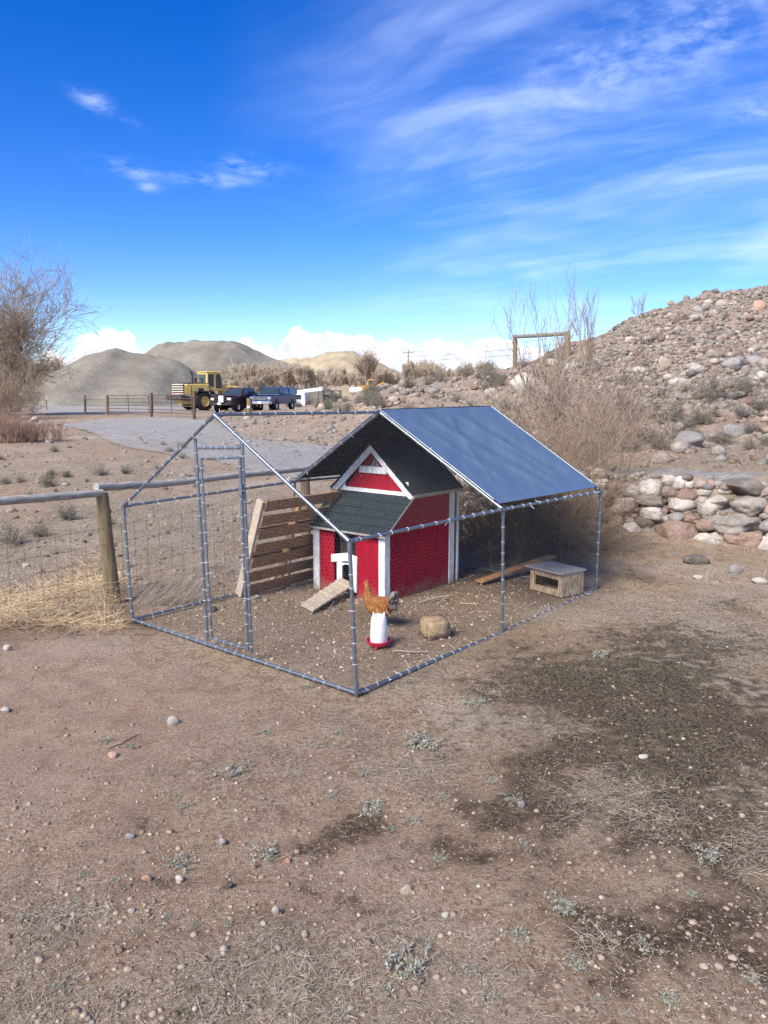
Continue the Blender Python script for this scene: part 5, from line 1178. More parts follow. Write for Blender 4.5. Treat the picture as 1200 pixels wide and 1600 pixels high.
while cnt < 80:
    px = q_.uniform(455, 1290); py = q_.uniform(560, 705); tp = float(topline(px))
    if py < tp+3 or (px < 760 and py > 645) or (px > 940 and py < 604): continue
    sage(px, py, q_.uniform(28, 58), 'grey-green sagebrush among the many scattered over the stony bank', 'sagebrush scattered over the stony bank'); cnt += 1
for i in range(9): sage(q_.uniform(640, 790), q_.uniform(586, 606), q_.uniform(30, 52), 'sagebrush crowding the skyline of the bank behind the tarp', 'sagebrush on the skyline of the bank')
for i in range(16): sage(q_.uniform(450, 600), q_.uniform(626, 646), q_.uniform(22, 42), 'sagebrush along the top of the low bank before the parked trucks', 'sagebrush along the low bank')

# ------------------------------------------------------------------ litter, straw, weeds
def strands(name, pts, length, width, mat, seed, flat=.25, kind='stuff', parent=None, droop=.3, dirs=None, segn=3):
    q = np.random.default_rng(seed); n = len(pts); a = q.uniform(0, 2*np.pi, n); e = np.abs(q.normal(0, flat, n)); d = np.stack([np.cos(a)*np.cos(e), np.sin(a)*np.cos(e), np.sin(e)], 1)
    if dirs is not None: d = dirs+.35*d; d /= np.linalg.norm(d, axis=1, keepdims=True)
    L = length*q.uniform(.4, 1.5, n); s_ = np.cross(d, np.array([0, 0, 1.])+.5*q.normal(size=(n, 3))); s_ /= np.linalg.norm(s_, axis=1, keepdims=True); bend = q.normal(size=(n, 3))*.18; bend[:, 2] -= droop*.5
    V = np.zeros((n, (segn+1)*2, 3)); W_ = width*q.uniform(.6, 1.4, n)
    for k in range(segn+1):
        t = k/segn; c = pts+d*(L*t)[:, None]+bend*(L*t*t)[:, None]; ww = (W_*(1-.7*t)*.5)[:, None]; V[:, 2*k] = c-s_*ww; V[:, 2*k+1] = c+s_*ww
    gz = hz(V[..., 0].ravel(), V[..., 1].ravel()).reshape(n, -1); V[..., 2] = np.maximum(V[..., 2], gz+.002)
    b = (np.arange(n)*(segn+1)*2)[:, None]; F = np.concatenate([np.stack([b[:, 0]+2*k, b[:, 0]+2*k+1, b[:, 0]+2*k+3, b[:, 0]+2*k+2], 1) for k in range(segn)])
    o = np_mesh(name, V.reshape(-1, 3), F, mat, parent, tint=np.repeat(q.random(n), (segn+1)*2)); return tag(o, kind=kind) if kind else o
rg = np.random.default_rng(77)
def dens(P, base, L, seed):
    n = fbm(P[:, 0]*2.2, P[:, 1]*2.2, seed); w = base+blobs(P[:, 0], P[:, 1], L)+(n-.5)*1.3; return rg.random(len(P)) < np.clip(w, 0, 1)
P = T_many(np.stack([rg.uniform(-80, 1280, 60000), rg.uniform(930, 1680, 60000)], 1)); P = P[dens(P, .22, STRW, 91)]; P[:, 2] += .003
strands('grass_litter', P, .032, .0019, STRAW, 1, .16, droop=.1, segn=2)
P = T_many(np.stack([rg.uniform(-80, 1280, 9000), rg.uniform(930, 1680, 9000)], 1)); P = P[dens(P, -.22, STRW, 93)]
strands('dry_grass', P, .075, .0018, STRAW, 2, .45, droop=.5)
P = T_many(np.stack([rg.uniform(-60, 560, 26000), rg.uniform(690, 960, 26000)], 1)); P = P[dens(P, .3, STRW, 95)]; strands('field_grass', P, .12, .004, STRAW, 3, .55, droop=.4)
c_ = np.stack([rg.uniform(-20, 560, 150), 690+rg.random(150)**1.4*230], 1); c_ = np.repeat(c_, 42, 0); sc_ = np.clip((c_[:, 1]-640)/90, .6, 3.)
P = T_many(c_+rg.normal(size=c_.shape)*np.stack([sc_*3.2, sc_*1.3], 1)); strands('bunch_grass', P, .20, .0045, STRAW, 9, .95, droop=.5)
P = T_many(np.stack([rg.uniform(900, 1260, 5000), rg.uniform(690, 740, 5000)], 1)); strands('bank_grass', P, .14, .006, STRAW, 5, .5, droop=.4)
P = T_many(np.stack([rg.uniform(900, 1260, 5200), rg.uniform(845, 1010, 5200)], 1)); P = P[dens(P, .2, STRW, 97)]; strands('yard_grass', P, .09, .0032, STRAW, 6, .45, droop=.4)
DGR = mat_tint('withered_turf', [(0, (.075, .062, .036)), (.5, (.135, .11, .065)), (.85, (.25, .20, .13)), (1, (.10, .10, .05))], obj_rand=False)
P = T_many(np.stack([rg.uniform(640, 1280, 26000), rg.uniform(930, 1420, 26000)], 1)); P = P[dens(P, -.12, OLIVE_SOIL, 98)]; strands('withered_turf', P, .05, .0026, DGR, 7, .6, droop=.5, segn=2)
TWL = mat_tint('dark_litter', [(0, (.09, .062, .042)), (.5, (.17, .125, .09)), (1, (.26, .205, .155))], obj_rand=False)
P = T_many(np.stack([rg.uniform(-80, 1280, 26000), rg.uniform(930, 1680, 26000)], 1)); P = P[dens(P, .25, STRW, 99)]; strands('dark_litter', P, .028, .0024, TWL, 8, .15, droop=.1, segn=2)
# patches of matted dead grass in the foreground
for i, (px, py, sx, sy, n_) in enumerate([(960, 1245, 75, 40, 900), (1040, 1290, 60, 30, 300), (660, 1195, 40, 25, 260), (880, 1140, 40, 20, 200), (930, 1480, 40, 20, 120), (120, 1430, 60, 18, 220), (470, 1540, 120, 40, 700), (1170, 1330, 40, 50, 300), (780, 1085, 25, 20, 120), (640, 1060, 25, 15, 100)]):
    P = T_many(np.stack([px+rg.normal(size=n_)*sx*.6, py+rg.normal(size=n_)*sy*.6], 1)); P[:, 2] += rg.random(len(P))*.02; strands('dead_grass', P, .085, .0021, STRAW, 20+i, .16, droop=.5)
# golden straw heaped round the fence post
q0 = []; n_ = 6500
px = rg.uniform(-60, 190, n_); py = 985-rg.random(n_)**1.2*120; keep = py > np.interp(px, [-60, 60, 120, 160, 190], [925, 915, 880, 850, 905]); P = T_many(np.stack([px[keep], py[keep]], 1)); hh = np.exp(-((P[:, 0]+3.15)/.55)**2-((P[:, 1]-8.3)/.6)**2)*.36+np.exp(-((P[:, 0]+3.7)/.6)**2-((P[:, 1]-7.5)/.5)**2)*.10; P[:, 2] += hh*rg.random(len(P))
strands('straw', P, .26, .0042, HAY, 40, .30, droop=.4)
# pale tussock leaning beside the pen's left base rail
P = T_many(np.stack([rg.uniform(212, 318, 1700), 948-rg.random(1700)*34-np.linspace(0, 1, 1700)*0], 1)); dv = np.tile(np.array([.75, .2, .75]), (len(P), 1))
o = strands('grass_tussock', P, .22, .0035, STRAW, 41, .6, kind=None, droop=.5, dirs=dv); tag(o, 'pale dry grass tussock leaning along the left base rail of the pen', 'grass')
P = T_many(np.stack([rg.uniform(690, 775, 900), rg.uniform(815, 850, 900)], 1)); GRN = mat_tint('fresh_grass', [(0, (.05, .075, .03)), (.6, (.085, .11, .05)), (1, (.16, .15, .08))], obj_rand=False); strands('green_grass', P, .10, .005, GRN, 43, .7)
P = T_many(np.stack([rg.uniform(1020, 1200, 700), rg.uniform(855, 905, 700)], 1)); strands('wall_grass', P, .16, .004, STRAW, 44, .6); 
P = T_many(np.concatenate([np.stack([px_+rg.normal(size=60)*16, py_+rg.normal(size=60)*8], 1) for px_, py_ in ((1000, 1205), (1015, 1250), (1020, 1210), (930, 1180), (305, 1195), (250, 1215), (560, 1165), (1000, 1040), (1080, 1060), (900, 1080), (1140, 1130), (440, 1178), (275, 1590), (500, 1545))])); strands('green_sprigs', P, .035, .0028, GRN, 45, .6)
# silvery weeds
def weed_root(seed):
    q = np.random.default_rng(seed); V, F, tt = [], [], []; segs = []
    for k in range(26):
        a = q.uniform(0, 6.28); lean_ = q.uniform(.5, 1.45); L = q.uniform(.035, .085); b0 = np.array([q.normal()*.03, q.normal()*.03, 0]); d = np.array([math.cos(a)*math.sin(lean_), math.sin(a)*math.sin(lean_), math.cos(lean_)*.7])
        p1 = b0+d*L; segs.append((b0, p1, .0016, .001, 0))
        for _ in range(13):
            t = q.uniform(.25, 1.05); c = b0+d*L*t; e = q.normal(size=3)+UP*.7; e /= np.linalg.norm(e); sx = np.cross(e, q.normal(size=3)); sx /= np.linalg.norm(sx); l = q.uniform(.008, .016); b_ = len(V); m2 = c+e*l*.6
            V += [c, m2-sx*l*.22, c+e*l*1.3, m2+sx*l*.22]; F.append((b_, b_+1, b_+2, b_+3)); tt += [q.random()]*4
    V = np.array(V); V[:, 2] = np.maximum(V[:, 2], .003)
    r = thing('silver_weed', 'x', 'weed', (0, 0, 0)); np_mesh('leaves', V, np.array(F), WEED, r, tint=tt); twigs('stalks', segs, STRAW, r); return r
WD_ = [weed_root(300+k) for k in range(5)]; wused = set()
def weed(px, py, wpx, label, group=None):
    b = T(px, py); sc = wpx*b[1]/FPX/.17; k = q_.randrange(5)
    if k in wused: return dup(WD_[k], b, q_.uniform(0, 6.28), (sc, sc, sc*.8), label, group)
    wused.add(k); r = WD_[k]; r.location = Vector(b); r.scale = (sc, sc, sc*.8); r['label'] = label
    if group: r['group'] = group
    return r
for a in [(415, 1338, 66, 'largest silvery weed rosette in the middle foreground'), (275, 1352, 58, 'silvery weed left of the largest rosette beside the pinkish stone'), (360, 1212, 56, 'grey-green weed on the dirt in front of the pen door'), (500, 1165, 36, 'small green-grey weed below the front corner of the pen'), (575, 1262, 60, 'pale weed in the centre of the foreground'), (645, 1285, 34, 'small silver weed right of the centre one'), (36, 1436, 36, 'silver weed at the lower left edge'), (890, 1420, 70, 'tall pale weed patch on dark soil at lower right'), (810, 1465, 50, 'pale weed left of the dark soil edge'), (905, 1510, 60, 'flattened weed on the dark soil'), (640, 1520, 110, 'wide grey weed mat at the bottom middle'), (770, 1560, 54, 'blue-green weed clump at the bottom'), (735, 1520, 40, 'small weed right of the wide grey mat'), (1085, 1398, 34, 'little silver weed in the right dark soil'), (1180, 1530, 50, 'silver weed at the bottom right corner'), (1040, 1560, 56, 'weed at the bottom right among pebbles'), (690, 1345, 34, 'silvery weed above the tan lumpy stone'), (800, 1250, 40, 'weed beside the grey brown stone'), (740, 1100, 44, 'pale weed near the long base rail'), (655, 1165, 70, 'broad pale weed in front of the pen corner'), (290, 1262, 34, 'green weed at left of centre'), (1110, 1340, 60, 'grey weed in the dead grass at right'), (940, 1026, 36, 'green weed on the dark ground right of the pen'), (540, 1585, 50, 'green weed touching the bottom edge'), (360, 1445, 26, 'tiny blue-green weed in the lower left'), (575, 1210, 28, 'tiny weed above the centre one'), (1010, 1480, 50, 'weed in the middle of the bottom right soil'), (205, 1305, 18, 'tiny weed by the greenish slate pebble'), (100, 1540, 40, 'weed low in the bottom left'), (480, 1075, 20, 'small tuft under the front base rail')]: weed(*a)
for i in range(34): weed(q_.uniform(0, 1200), q_.uniform(1120, 1590), q_.uniform(14, 30), 'small grey weed sprig among the many dotted over the bare dirt', 'small weed sprigs dotted over the dirt')
tag(MB().path([T(166, 1172)+UP*.01, T(190, 1163)+UP*.012, T(215, 1149)+UP*.01], [.004, .005, .003], 6).build('twig', TWIG), 'thin brown twig beside the reddish stone', 'twig')
tag(MB().path([T(740, 1172)+UP*.01, T(760, 1190)+UP*.012, T(790, 1235)+UP*.01], [.003, .0035, .002], 6).build('twig', STRAW), 'pale curved stalk lying left of the flat white stone', 'twig')

# ------------------------------------------------------------------ yard fence and gates, crossbar on the hill, poles
def wood_brace(name, pxs, tops, bases, lab, rpx=3.6, bar_py=None):
    A_, B_ = [T(pxs[i], bases[i]) for i in (0, 1)]; t0, t1 = at(pxs[0], tops[0], A_[1]), at(pxs[1], tops[1], B_[1]); r = rpx*A_[1]/FPX
    o = thing(name, lab, 'fence', (A_+B_)/2)
    for a, t_ in ((A_, t0), (B_, t1)): MB().path([a-UP*.2, lerp(a, t_, .5), t_], [r*1.05, r, r*.96], 10).build('post', POST_W, o, smooth=True)
    h = bar_py or [tops[0]+6, tops[1]+4]; a, b_ = at(pxs[0], h[0], A_[1]), at(pxs[1], h[1], B_[1]); MB().path([a, lerp(a, b_, .5)-UP*.01, b_], [r*.9, r*.85, r*.8], 10).build('crossbar', RAIL_W, o, smooth=True)
    return o, A_, B_
wood_brace('fence_brace', (805, 887), (523, 518), (562, 557), 'two weathered posts joined by a crossbar on the hill skyline', 3.4, (526, 521))
o, A_, B_ = wood_brace('fence_brace', (133, 167), (618, 617), (647, 649), 'short wooden brace of two posts and a rail left of the pipe gates', 1.7, (622.5, 622))
for z_ in (.35, .6): MB().tube(lerp(A_, A_, 0)+UP*z_, B_+UP*(z_+.05), .012, n=5).build('wire', RUST, o)
def pipe_gate(px0, px1, t0, t1, b0, b1, lab):
    A_, B_ = T(px0, b0), T(px1, b1); Z0, Z1 = at(px0, t0, A_[1])[2], at(px1, t1, B_[1])[2]; o = thing('pipe_gate', lab, 'gate', (A_+B_)/2)
    a0, b0_ = A_[2]+.22, B_[2]+.22
    for k in range(6):
        f = k/5; MB().tube((A_[0], A_[1], a0+(Z0-a0)*f), (B_[0], B_[1], b0_+(Z1-b0_)*f), .026, n=6).build('rail', RUST, o, smooth=True)
    for q in (.01, .5, .99):
        p = lerp(A_, B_, q); MB().tube((p[0], p[1], lerp(a0, b0_, q)), (p[0], p[1], lerp(Z0, Z1, q)), .028, n=6).build('upright', RUST, o, smooth=True)
    return o, A_, B_
pipe_gate(170, 234, 618, 617.5, 648, 650, 'left rusty pipe gate between wooden brace and steel post'); pipe_gate(239, 301, 617.5, 616.5, 650, 653, 'right rusty pipe gate in front of the yellow loader')
for px, t0, b0, lab in ((236.5, 615, 652, 'dark steel gate post between the two pipe gates'), (303.5, 613, 656, 'dark steel gate post at the right end of the pipe gates')):
    b = T(px, b0); o = thing('gate_post', lab, 'post', b); MB().tube(b-UP*.1, at(px, t0, b[1]), .085, n=10).build('pipe', RUST, o, smooth=True); MB().lathe(at(px, t0, b[1]), [(.09, 0), (.09, .03), (0, .07)], 10).build('cap', DKST, o, smooth=True)
b = T(73, 641); o = thing('metal_stake', 'thin metal stake with a white tip by the left rocks', 'stake', b); MB().tube(b-UP*.1, at(73, 624, b[1]), .035, n=6).build('rod', RUST, o); MB().tube(at(73, 624, b[1]), at(73, 619, b[1]), .037, n=6).build('tip', TIE, o)
b = T(389.5, 650); o = thing('marker_post', 'stout wooden post with a white tag in front of the blue truck', 'post', b); Y = b[1]; r = 4.3*Y/FPX
MB().path([b-UP*.2, at(389.5, 636, Y), at(389.5, 622, Y)], [r, r*.98, r*.95], 12).build('post', POST_W, o, smooth=True); MB().box(at(388, 636, Y-r*1.02), (.16, .02, .13)).build('tag', TIE, o)
# two electric poles with wires, the second beyond the hill
b = at(638, 592, 170); e = at(1090, 470, 120)
o = thing('utility_pole', 'thin dark utility pole with wires far beyond the bank', 'utility pole', b)
MB().tube(b-UP*1, at(638, 547, 170), .22, .17, 8).build('mast', RAIL_W, o, smooth=True)
MB().bar(at(638, 551, 170)-np.array([1.2, 0, 0]), at(638, 551, 170)+np.array([1.2, 0, 0]), .14, .14).build('crossarm', RAIL_W, o)
for k, (py0, py1) in enumerate(((550, 492), (557, 504), (564, 517))):
    a, c_ = at(638, py0, 170), at(1090, py1, 120); P = [lerp(a, c_, t)-UP*(4*.9*t*(1-t)) for t in np.linspace(0, 1, 14)]; MB().path(P, .028, 4).build('wire', FWIRE, o)

# ------------------------------------------------------------------ wheel loader
def wheel(root, x, y, r, wd, rimmat, rimr=.55, lugs=16):
    M = np.array([[1, 0, 0], [0, 0, 1], [0, -1, 0.]])
    sgn = 1 if y > 0 else -1
    t_ = MB().lathe((x, y, r), [(r*rimr, -wd/2), (r*.86, -wd/2), (r*.97, -wd*.38), (r, -wd*.2), (r, wd*.2), (r*.97, wd*.38), (r*.86, wd/2), (r*rimr, wd/2)], 24, M=M)
    if lugs:
        for k in range(lugs):
            a = 2*math.pi*k/lugs; Mr = np.array([[math.cos(a), 0, math.sin(a)], [0, 1, 0], [-math.sin(a), 0, math.cos(a)]])
            t_.box(np.array([x, y, r])+Mr@np.array([r*1.005, 0, 0]), (r*.06, wd*.9, r*.16), Mr)
    wb = t_.build('wheel', BLACK, root, smooth=True)
    rm = MB().lathe((x, y, r), [(0, -wd*.2), (r*.2, -wd*.25), (r*.24, -wd*.1), (r*.42, -wd*.12), (r*rimr, -wd*.34), (r*rimr, wd*.34), (r*.42, wd*.12), (r*.24, wd*.1), (r*.2, wd*.25), (0, wd*.2)], 20, M=M); rm.build('rim', rimmat, wb, smooth=True)
    return wb
def place(root, px, Y, ang):
    q = at(px, 640, Y); root.location = (q[0], Y, H1(q[0], Y)+.02); root.rotation_euler = (0, 0, ang)
ld = thing('wheel_loader', 'dusty yellow wheel loader parked facing away behind the pipe gate', 'loader')
hood = MB().prism([(-3.35, -.95, 1.15), (-.9, -.95, 1.15), (-.9, -.95, 2.35), (-3.1, -.95, 2.30), (-3.35, -.95, 2.05)], (0, 1.9, 0)).build('hood', YEL, ld, bevel=.06, seg=2)
MB().box((-1.9, 0, 2.385), (2.1, 1.6, .09)).build('hood_top', DKST, hood, bevel=.03)
MB().box((-1.75, -.962, 1.75), (.5, .03, .42)).build('side_vent', DKST, hood); MB().box((-2.7, -.962, 1.7), (.03, .03, 1.0)).build('panel_seam', DKST, hood)
MB().box((-3.38, 0, 1.75), (.1, 1.86, 1.15)).build('grille_back', DKST, ld)
for k in range(6): MB().bar((-3.46, -.95, 1.26+k*.2), (-3.46, .95, 1.26+k*.2), .10, .10).build('grille_slat', CREAM, ld, bevel=.02)
MB().prism([(-3.95, -1.3, .98), (-3.0, -1.3, .88), (-3.0, -1.3, 1.25), (-3.9, -1.3, 1.42)], (0, 2.6, 0)).build('counterweight', DKST, ld, bevel=.06)
MB().box((-2.2, 0, .85), (2.4, .9, .6)).build('rear_frame', YEL, ld, bevel=.04); MB().box((1.6, 0, .95), (2.2, .9, .9)).build('front_frame', YEL, ld, bevel=.05)
MB().tube((-1.6, -1.1, .8), (-1.6, 1.1, .8), .2, n=10).tube((1.8, -1.1, .8), (1.8, 1.1, .8), .2, n=10).build('axle', DKST, ld, smooth=True)
cabp = [(-1.05, -.78, 1.75), (.55, -.78, 1.75), (.62, -.78, 2.4), (.42, -.78, 3.32), (-.98, -.78, 3.32)]
cab = MB().prism(cabp, (0, 1.56, 0)).build('cab', YEL, ld, bevel=.05, seg=2)
MB().box((-.28, 0, 3.38), (1.55, 1.66, .11)).build('cab_roof', YEL, ld, bevel=.04)
for y in (-.793, .793):
    MB().prism([(-.90, y-.01, 2.15), (-.33, y-.01, 2.15), (-.33, y-.01, 3.2), (-.88, y-.01, 3.2)], (0, .02, 0)).build('side_window', GLASS, cab); MB().prism([(-.13, y-.01, 1.95), (.48, y-.01, 1.95), (.50, y-.01, 2.4), (.36, y-.01, 3.2), (-.13, y-.01, 3.2)], (0, .02, 0)).build('side_window', GLASS, cab)
MB().box((-1.035, 0, 2.72), (.04, 1.2, .95)).build('rear_window', GLASS, cab); MB().prism([(.63, -.65, 2.45), (.63, .65, 2.45), (.46, .65, 3.2), (.46, -.65, 3.2)], (.02, 0, 0)).build('windscreen', GLASS, cab)
MB().path([(-2.3, -.5, 2.4), (-2.3, -.5, 3.15), (-2.36, -.5, 3.3), (-2.5, -.5, 3.38)], [.085, .085, .08, .075], 10).build('exhaust_pipe', DKST, ld, smooth=True)
MB().tube((-1.4, .5, 2.4), (-1.4, .5, 2.75), .11, n=10).lathe((-1.4, .5, 2.75), [(.15, 0), (.15, .1), (0, .16)], 12).build('air_intake', DKST, ld, smooth=True)
for y in (-1.12, 1.12):
    wheel(ld, -1.6, y, .82, .56, YEL); wheel(ld, 1.8, y, .82, .56, YEL)
    MB().prism([(-2.5, y-.3, 1.55), (-2.3, y-.3, 1.72), (-.75, y-.3, 1.72), (-.55, y-.3, 1.45), (-.62, y-.3, 1.42), (-.8, y-.3, 1.66), (-2.26, y-.3, 1.66), (-2.44, y-.3, 1.5)], (0, .6, 0)).build('fender', DKST, ld)
    MB().path([(1.2, y*.6, 2.1), (2.1, y*.6, 2.05), (3.1, y*.6, .7)], [.16, .18, .15], 6).build('lift_arm', YEL, ld); MB().tube((1.1, y*.5, 1.2), (2.3, y*.55, 1.8), .08, n=8).build('lift_cylinder', CHROME, ld, smooth=True)
MB().box((-.3, -1.0, 1.25), (.6, .35, .06)).box((-.3, -1.05, .9), (.5, .3, .05)).bar((-.05, -1.1, .8), (-.05, -1.1, 1.9), .05, .05).bar((-.55, -1.1, .8), (-.55, -1.1, 1.9), .05, .05).build('ladder', DKST, ld)
MB().box((.95, 0, 1.75), (.35, .8, 1.1)).build('mast_tower', YEL, ld, bevel=.05)
MB().prism([(2.9, -1.4, .2), (4.1, -1.4, .12), (4.05, -1.4, .2), (3.1, -1.4, .35), (2.95, -1.4, 1.2), (3.3, -1.4, 1.45), (3.1, -1.4, 1.5), (2.7, -1.4, 1.2)], (0, 2.8, 0)).build('bucket', DKST, ld)
MB().bar((-.4, -.95, 2.1), (-1.0, -.95, 2.1), .05, .04).bar((-.4, -1.0, 2.1), (-.4, -1.0, 3.0), .04, .04).build('handrail', DKST, ld)
MB().box((-3.52, .6, 1.55), (.05, .2, .12)).build('tail_light', bpy.data.materials['red_plastic'], ld); MB().box((-3.52, -.6, 1.55), (.05, .2, .12)).build('tail_light', bpy.data.materials['red_plastic'], ld)
place(ld, 333, 70, R(44))

def pickup(label, paint, topper, px, Y, ang, brush=False):
    r = thing('pickup_truck', label, 'pickup truck')
    W2 = .97
    body = MB().prism([(-2.8, -W2, .55), (2.72, -W2, .50), (2.80, -W2, .75), (2.72, -W2, 1.12), (1.15, -W2, 1.24), (-2.8, -W2, 1.24)], (0, 2*W2, 0)).build('body', paint, r, bevel=.07, seg=2)
    MB().box((1.9, 0, 1.215), (1.4, 1.5, .08)).build('bonnet', paint, body, bevel=.03)
    cp = [(1.15, 1.24), (.42, 1.86), (-1.05, 1.88), (-1.28, 1.24)]
    cab_ = MB().add([(x, s_*(W2-.03-(.17 if z > 1.5 else 0)), z) for s_ in (-1, 1) for x, z in cp], [(0, 1, 2, 3), (7, 6, 5, 4), (0, 4, 5, 1), (1, 5, 6, 2), (2, 6, 7, 3), (0, 3, 7, 4)]).build('cab', paint, r, bevel=.05, seg=2)
    MB().add([(1.12, -.84, 1.30), (1.12, .84, 1.30), (.50, .70, 1.80), (.50, -.70, 1.80)], [(0, 1, 2, 3)]).prism([(1.125, -.84, 1.30), (1.125, .84, 1.30), (.51, .70, 1.80), (.51, -.70, 1.80)], (.02, 0, .015)).build('windscreen', GLASS, cab_)
    for s_ in (-1, 1):
        for xa, xb in ((.92, .02), (-.06, -1.08)):
            zt = 1.78; f = lambda x, z: (x, s_*(W2-.03-.17*(z-1.24)/.62+.012), z)
            MB().prism([f(xa, 1.31), f(xb, 1.31), f(xb+(.06 if xb < -.5 else 0), zt), f(min(xa, .50), zt)], (0, s_*.012, 0)).build('side_window', GLASS, cab_)
        MB().box((.95, s_*(W2+.13), 1.35), (.12, .2, .2)).build('wing_mirror', BLACK, r, bevel=.03)
        MB().box((2.76, s_*.74, .98), (.12, .36, .2)).build('headlight', CHROME if topper else CARWH, r, bevel=.03)
        MB().box((-2.82, s_*.86, 1.0), (.05, .16, .36)).build('tail_light', bpy.data.materials['red_plastic'], r)
        for x in (1.75, -1.75):
            wheel(r, x, s_*.86, .40, .27, CHROME, .62, 0); MB().lathe((x, s_*(W2-.002), .43), [(.40, -.01), (.50, -.01), (.50, .012), (.40, .012)], 20, M=np.array([[1, 0, 0], [0, 0, 1], [0, -1, 0.]])).build('wheel_arch', BLACK, r)
    g = MB().box((2.80, 0, .97), (.06, 1.1, .30)).build('grille', DKST, r)
    for k in range(3): MB().bar((2.85, -.56, .88+k*.09), (2.85, .56, .88+k*.09), .03, .03).build('grille_bar', CHROME if topper else DKST, g)
    MB().prism([(2.76, -.98, .52), (2.98, -.80, .52), (2.98, .80, .52), (2.76, .98, .52)], (0, 0, .24)).build('front_bumper', CHROME if topper else DKST, r, bevel=.03); MB().box((2.995, .0, .64), (.02, .34, .16)).build('number_plate', CARWH, r)
    MB().box((-2.86, 0, .66), (.14, 1.85, .2)).build('rear_bumper', CHROME, r, bevel=.03)
    if topper:
        tp_ = MB().add([(x, s_*(W2-.04-(.10 if z > 1.5 else 0)), z) for s_ in (-1, 1) for x, z in ((-1.26, 1.25), (-1.22, 1.84), (-2.7, 1.84), (-2.79, 1.25))], [(0, 1, 2, 3), (7, 6, 5, 4), (0, 4, 5, 1), (1, 5, 6, 2), (2, 6, 7, 3)]).build('bed_cap', paint, r, bevel=.04)
        for s_ in (-1, 1): MB().prism([(-1.45, s_*.90, 1.38), (-2.55, s_*.90, 1.38), (-2.55, s_*.85, 1.74), (-1.45, s_*.85, 1.74)], (0, s_*.015, 0)).build('cap_window', GLASS, tp_)
    else:
        MB().box((-2.05, 0, 1.246), (1.4, 1.7, .01)).build('load_bed', DKST, r)
    if brush:
        MB().path([(2.98, -.7, .6), (3.08, -.7, 1.1), (3.08, .7, 1.1), (2.98, .7, .6)], .04, 8).tube((3.06, -.7, .85), (3.06, .7, .85), .03, n=8).build('bull_bar', DKST, r); MB().box((3.14, .25, 1.0), (.02, .42, .5)).build('paper_sign', CARWH, r)
    place(r, px, Y, ang); return r
pickup('dark maroon pickup truck parked nose-on right of the yellow loader', MAROON, False, 374, 63, R(-110), True)
pickup('dark blue pickup truck with bright grille and bed cap parked right of the maroon one', NAVY, True, 428, 64, R(-104))

# white crane truck far behind the low bank
wt_ = thing('crane_truck', 'white work truck with raised boom and black rack half hidden by the low bank', 'truck')
MB().box((1.6, 0, 1.3), (1.5, 2.0, 1.5), taper=.88).build('cab', CARWH, wt_, bevel=.08, seg=2); MB().box((1.75, -.99, 1.7), (.7, .03, .5)).box((1.75, .99, 1.7), (.7, .03, .5)).build('side_window', GLASS, wt_); MB().box((2.36, 0, 1.7), (.05, 1.5, .5)).build('windscreen', GLASS, wt_)
MB().box((-1.3, 0, .9), (4.2, 2.1, .22)).build('flat_bed', DKST, wt_, bevel=.02)
MB().bar((1.9, 0, 2.25), (-1.1, 0, 2.62), .34, .42).build('boom', CARWH, wt_, bevel=.04); MB().box((1.3, 0, 2.15), (.6, .5, .5)).build('boom_base', CARWH, wt_, bevel=.04)
rk = MB()
for x in (-3.2, -2.2, -1.2):
    for s_ in (-1, 1): rk.bar((x, s_*.95, 1.0), (x, s_*.95, 2.4), .09, .09, up=(1, 0, 0))
    rk.bar((x, -.95, 2.4), (x, .95, 2.4), .09, .09)
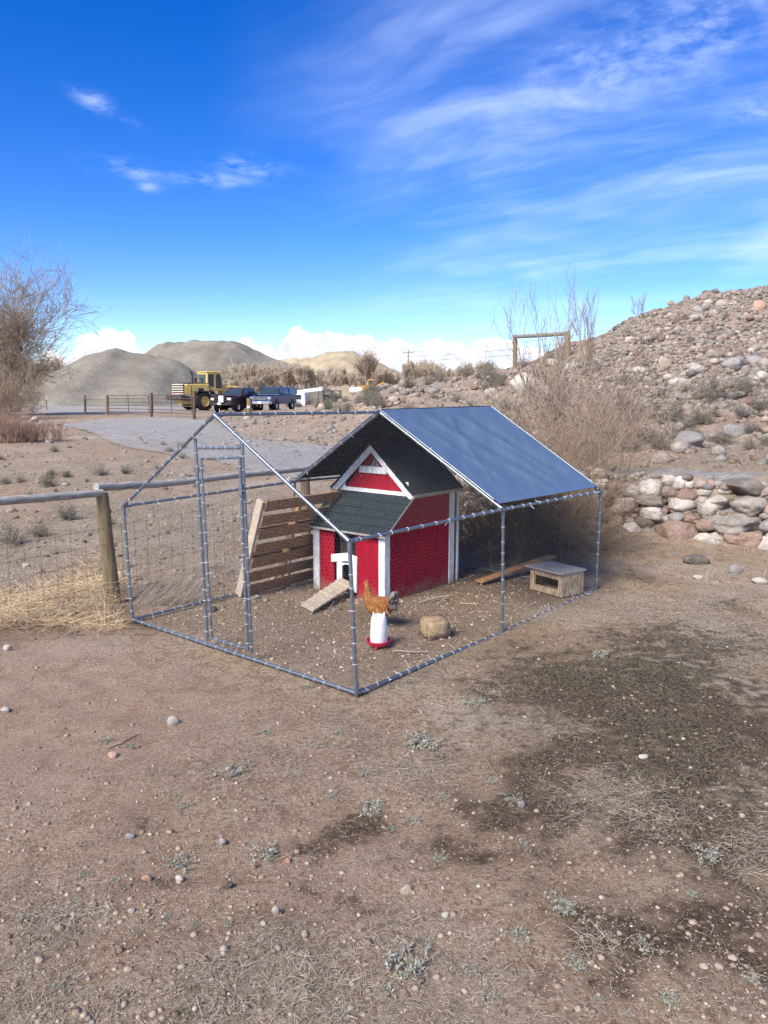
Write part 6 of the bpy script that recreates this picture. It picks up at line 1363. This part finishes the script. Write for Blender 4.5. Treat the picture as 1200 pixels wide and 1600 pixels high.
for s_ in (-1, 1): rk.bar((-3.3, s_*.95, 2.4), (-1.1, s_*.95, 2.4), .1, .1); rk.bar((-3.3, s_*.95, 1.7), (-1.1, s_*.95, 1.7), .07, .07)
rk.build('rack', DKST, wt_); MB().box((-1.9, 0, 1.5), (1.5, 1.2, .9)).build('toolbox', MAROON, wt_, bevel=.04); MB().tube((-.6, 0, 1.0), (-.6, 0, 4.6), .04, n=6).build('antenna', DKST, wt_)
for s_ in (-1, 1):
    for x in (1.6, -2.0): wheel(wt_, x, s_*.9, .46, .3, CARWH, .6, 0)
place(wt_, 490, 92, R(180)); wt_.location.z = float(at(490, 598, 92)[2])-3.35
om = thing('digger', 'small orange digger far off just over the bank', 'digger')
MB().prism([(-1.3, -.9, .8), (1.2, -.9, .8), (1.0, -.9, 1.6), (-.2, -.9, 1.7), (-1.3, -.9, 1.5)], (0, 1.8, 0)).build('engine_cover', ORNG, om, bevel=.1, seg=2); MB().box((.5, .2, 2.0), (.9, .9, .9), taper=.85).build('cab', ORNG, om, bevel=.06)
MB().box((.5, -.27, 2.05), (.6, .03, .55)).build('cab_window', GLASS, om); MB().path([(1.0, 0, 1.4), (2.1, 0, 2.0), (2.9, 0, 1.1)], [.16, .14, .1], 8).build('boom', ORNG, om)
for s_ in (-1, 1): MB().box((0, s_*.8, .35), (2.6, .45, .7)).build('track', BLACK, om, bevel=.25, seg=3)
q = at(573, 597, 98); om.location = (q[0], 98, q[2]-2.1)
wc = thing('storage_tank', 'small pale rounded tank beside the orange digger', 'tank'); M = np.array([[0, 0, 1], [0, 1, 0], [-1, 0, 0.]])
MB().lathe((0, 0, .55), [(0, -1.0), (.4, -.95), (.52, -.75), (.52, .75), (.4, .95), (0, 1.0)], 20, M=M).build('vessel', CARWH, wc, smooth=True); MB().lathe((0, 0, 1.05), [(.14, 0), (.14, .14), (0, .16)], 12).build('lid', DKST, wc, smooth=True); MB().box((-.5, 0, .1), (.2, .8, .25)).box((.5, 0, .1), (.2, .8, .25)).build('cradle', DKST, wc)
q = at(556, 603, 96); wc.location = (q[0], 96, q[2]-1.0)
wc.scale = (.8, .8, .8)
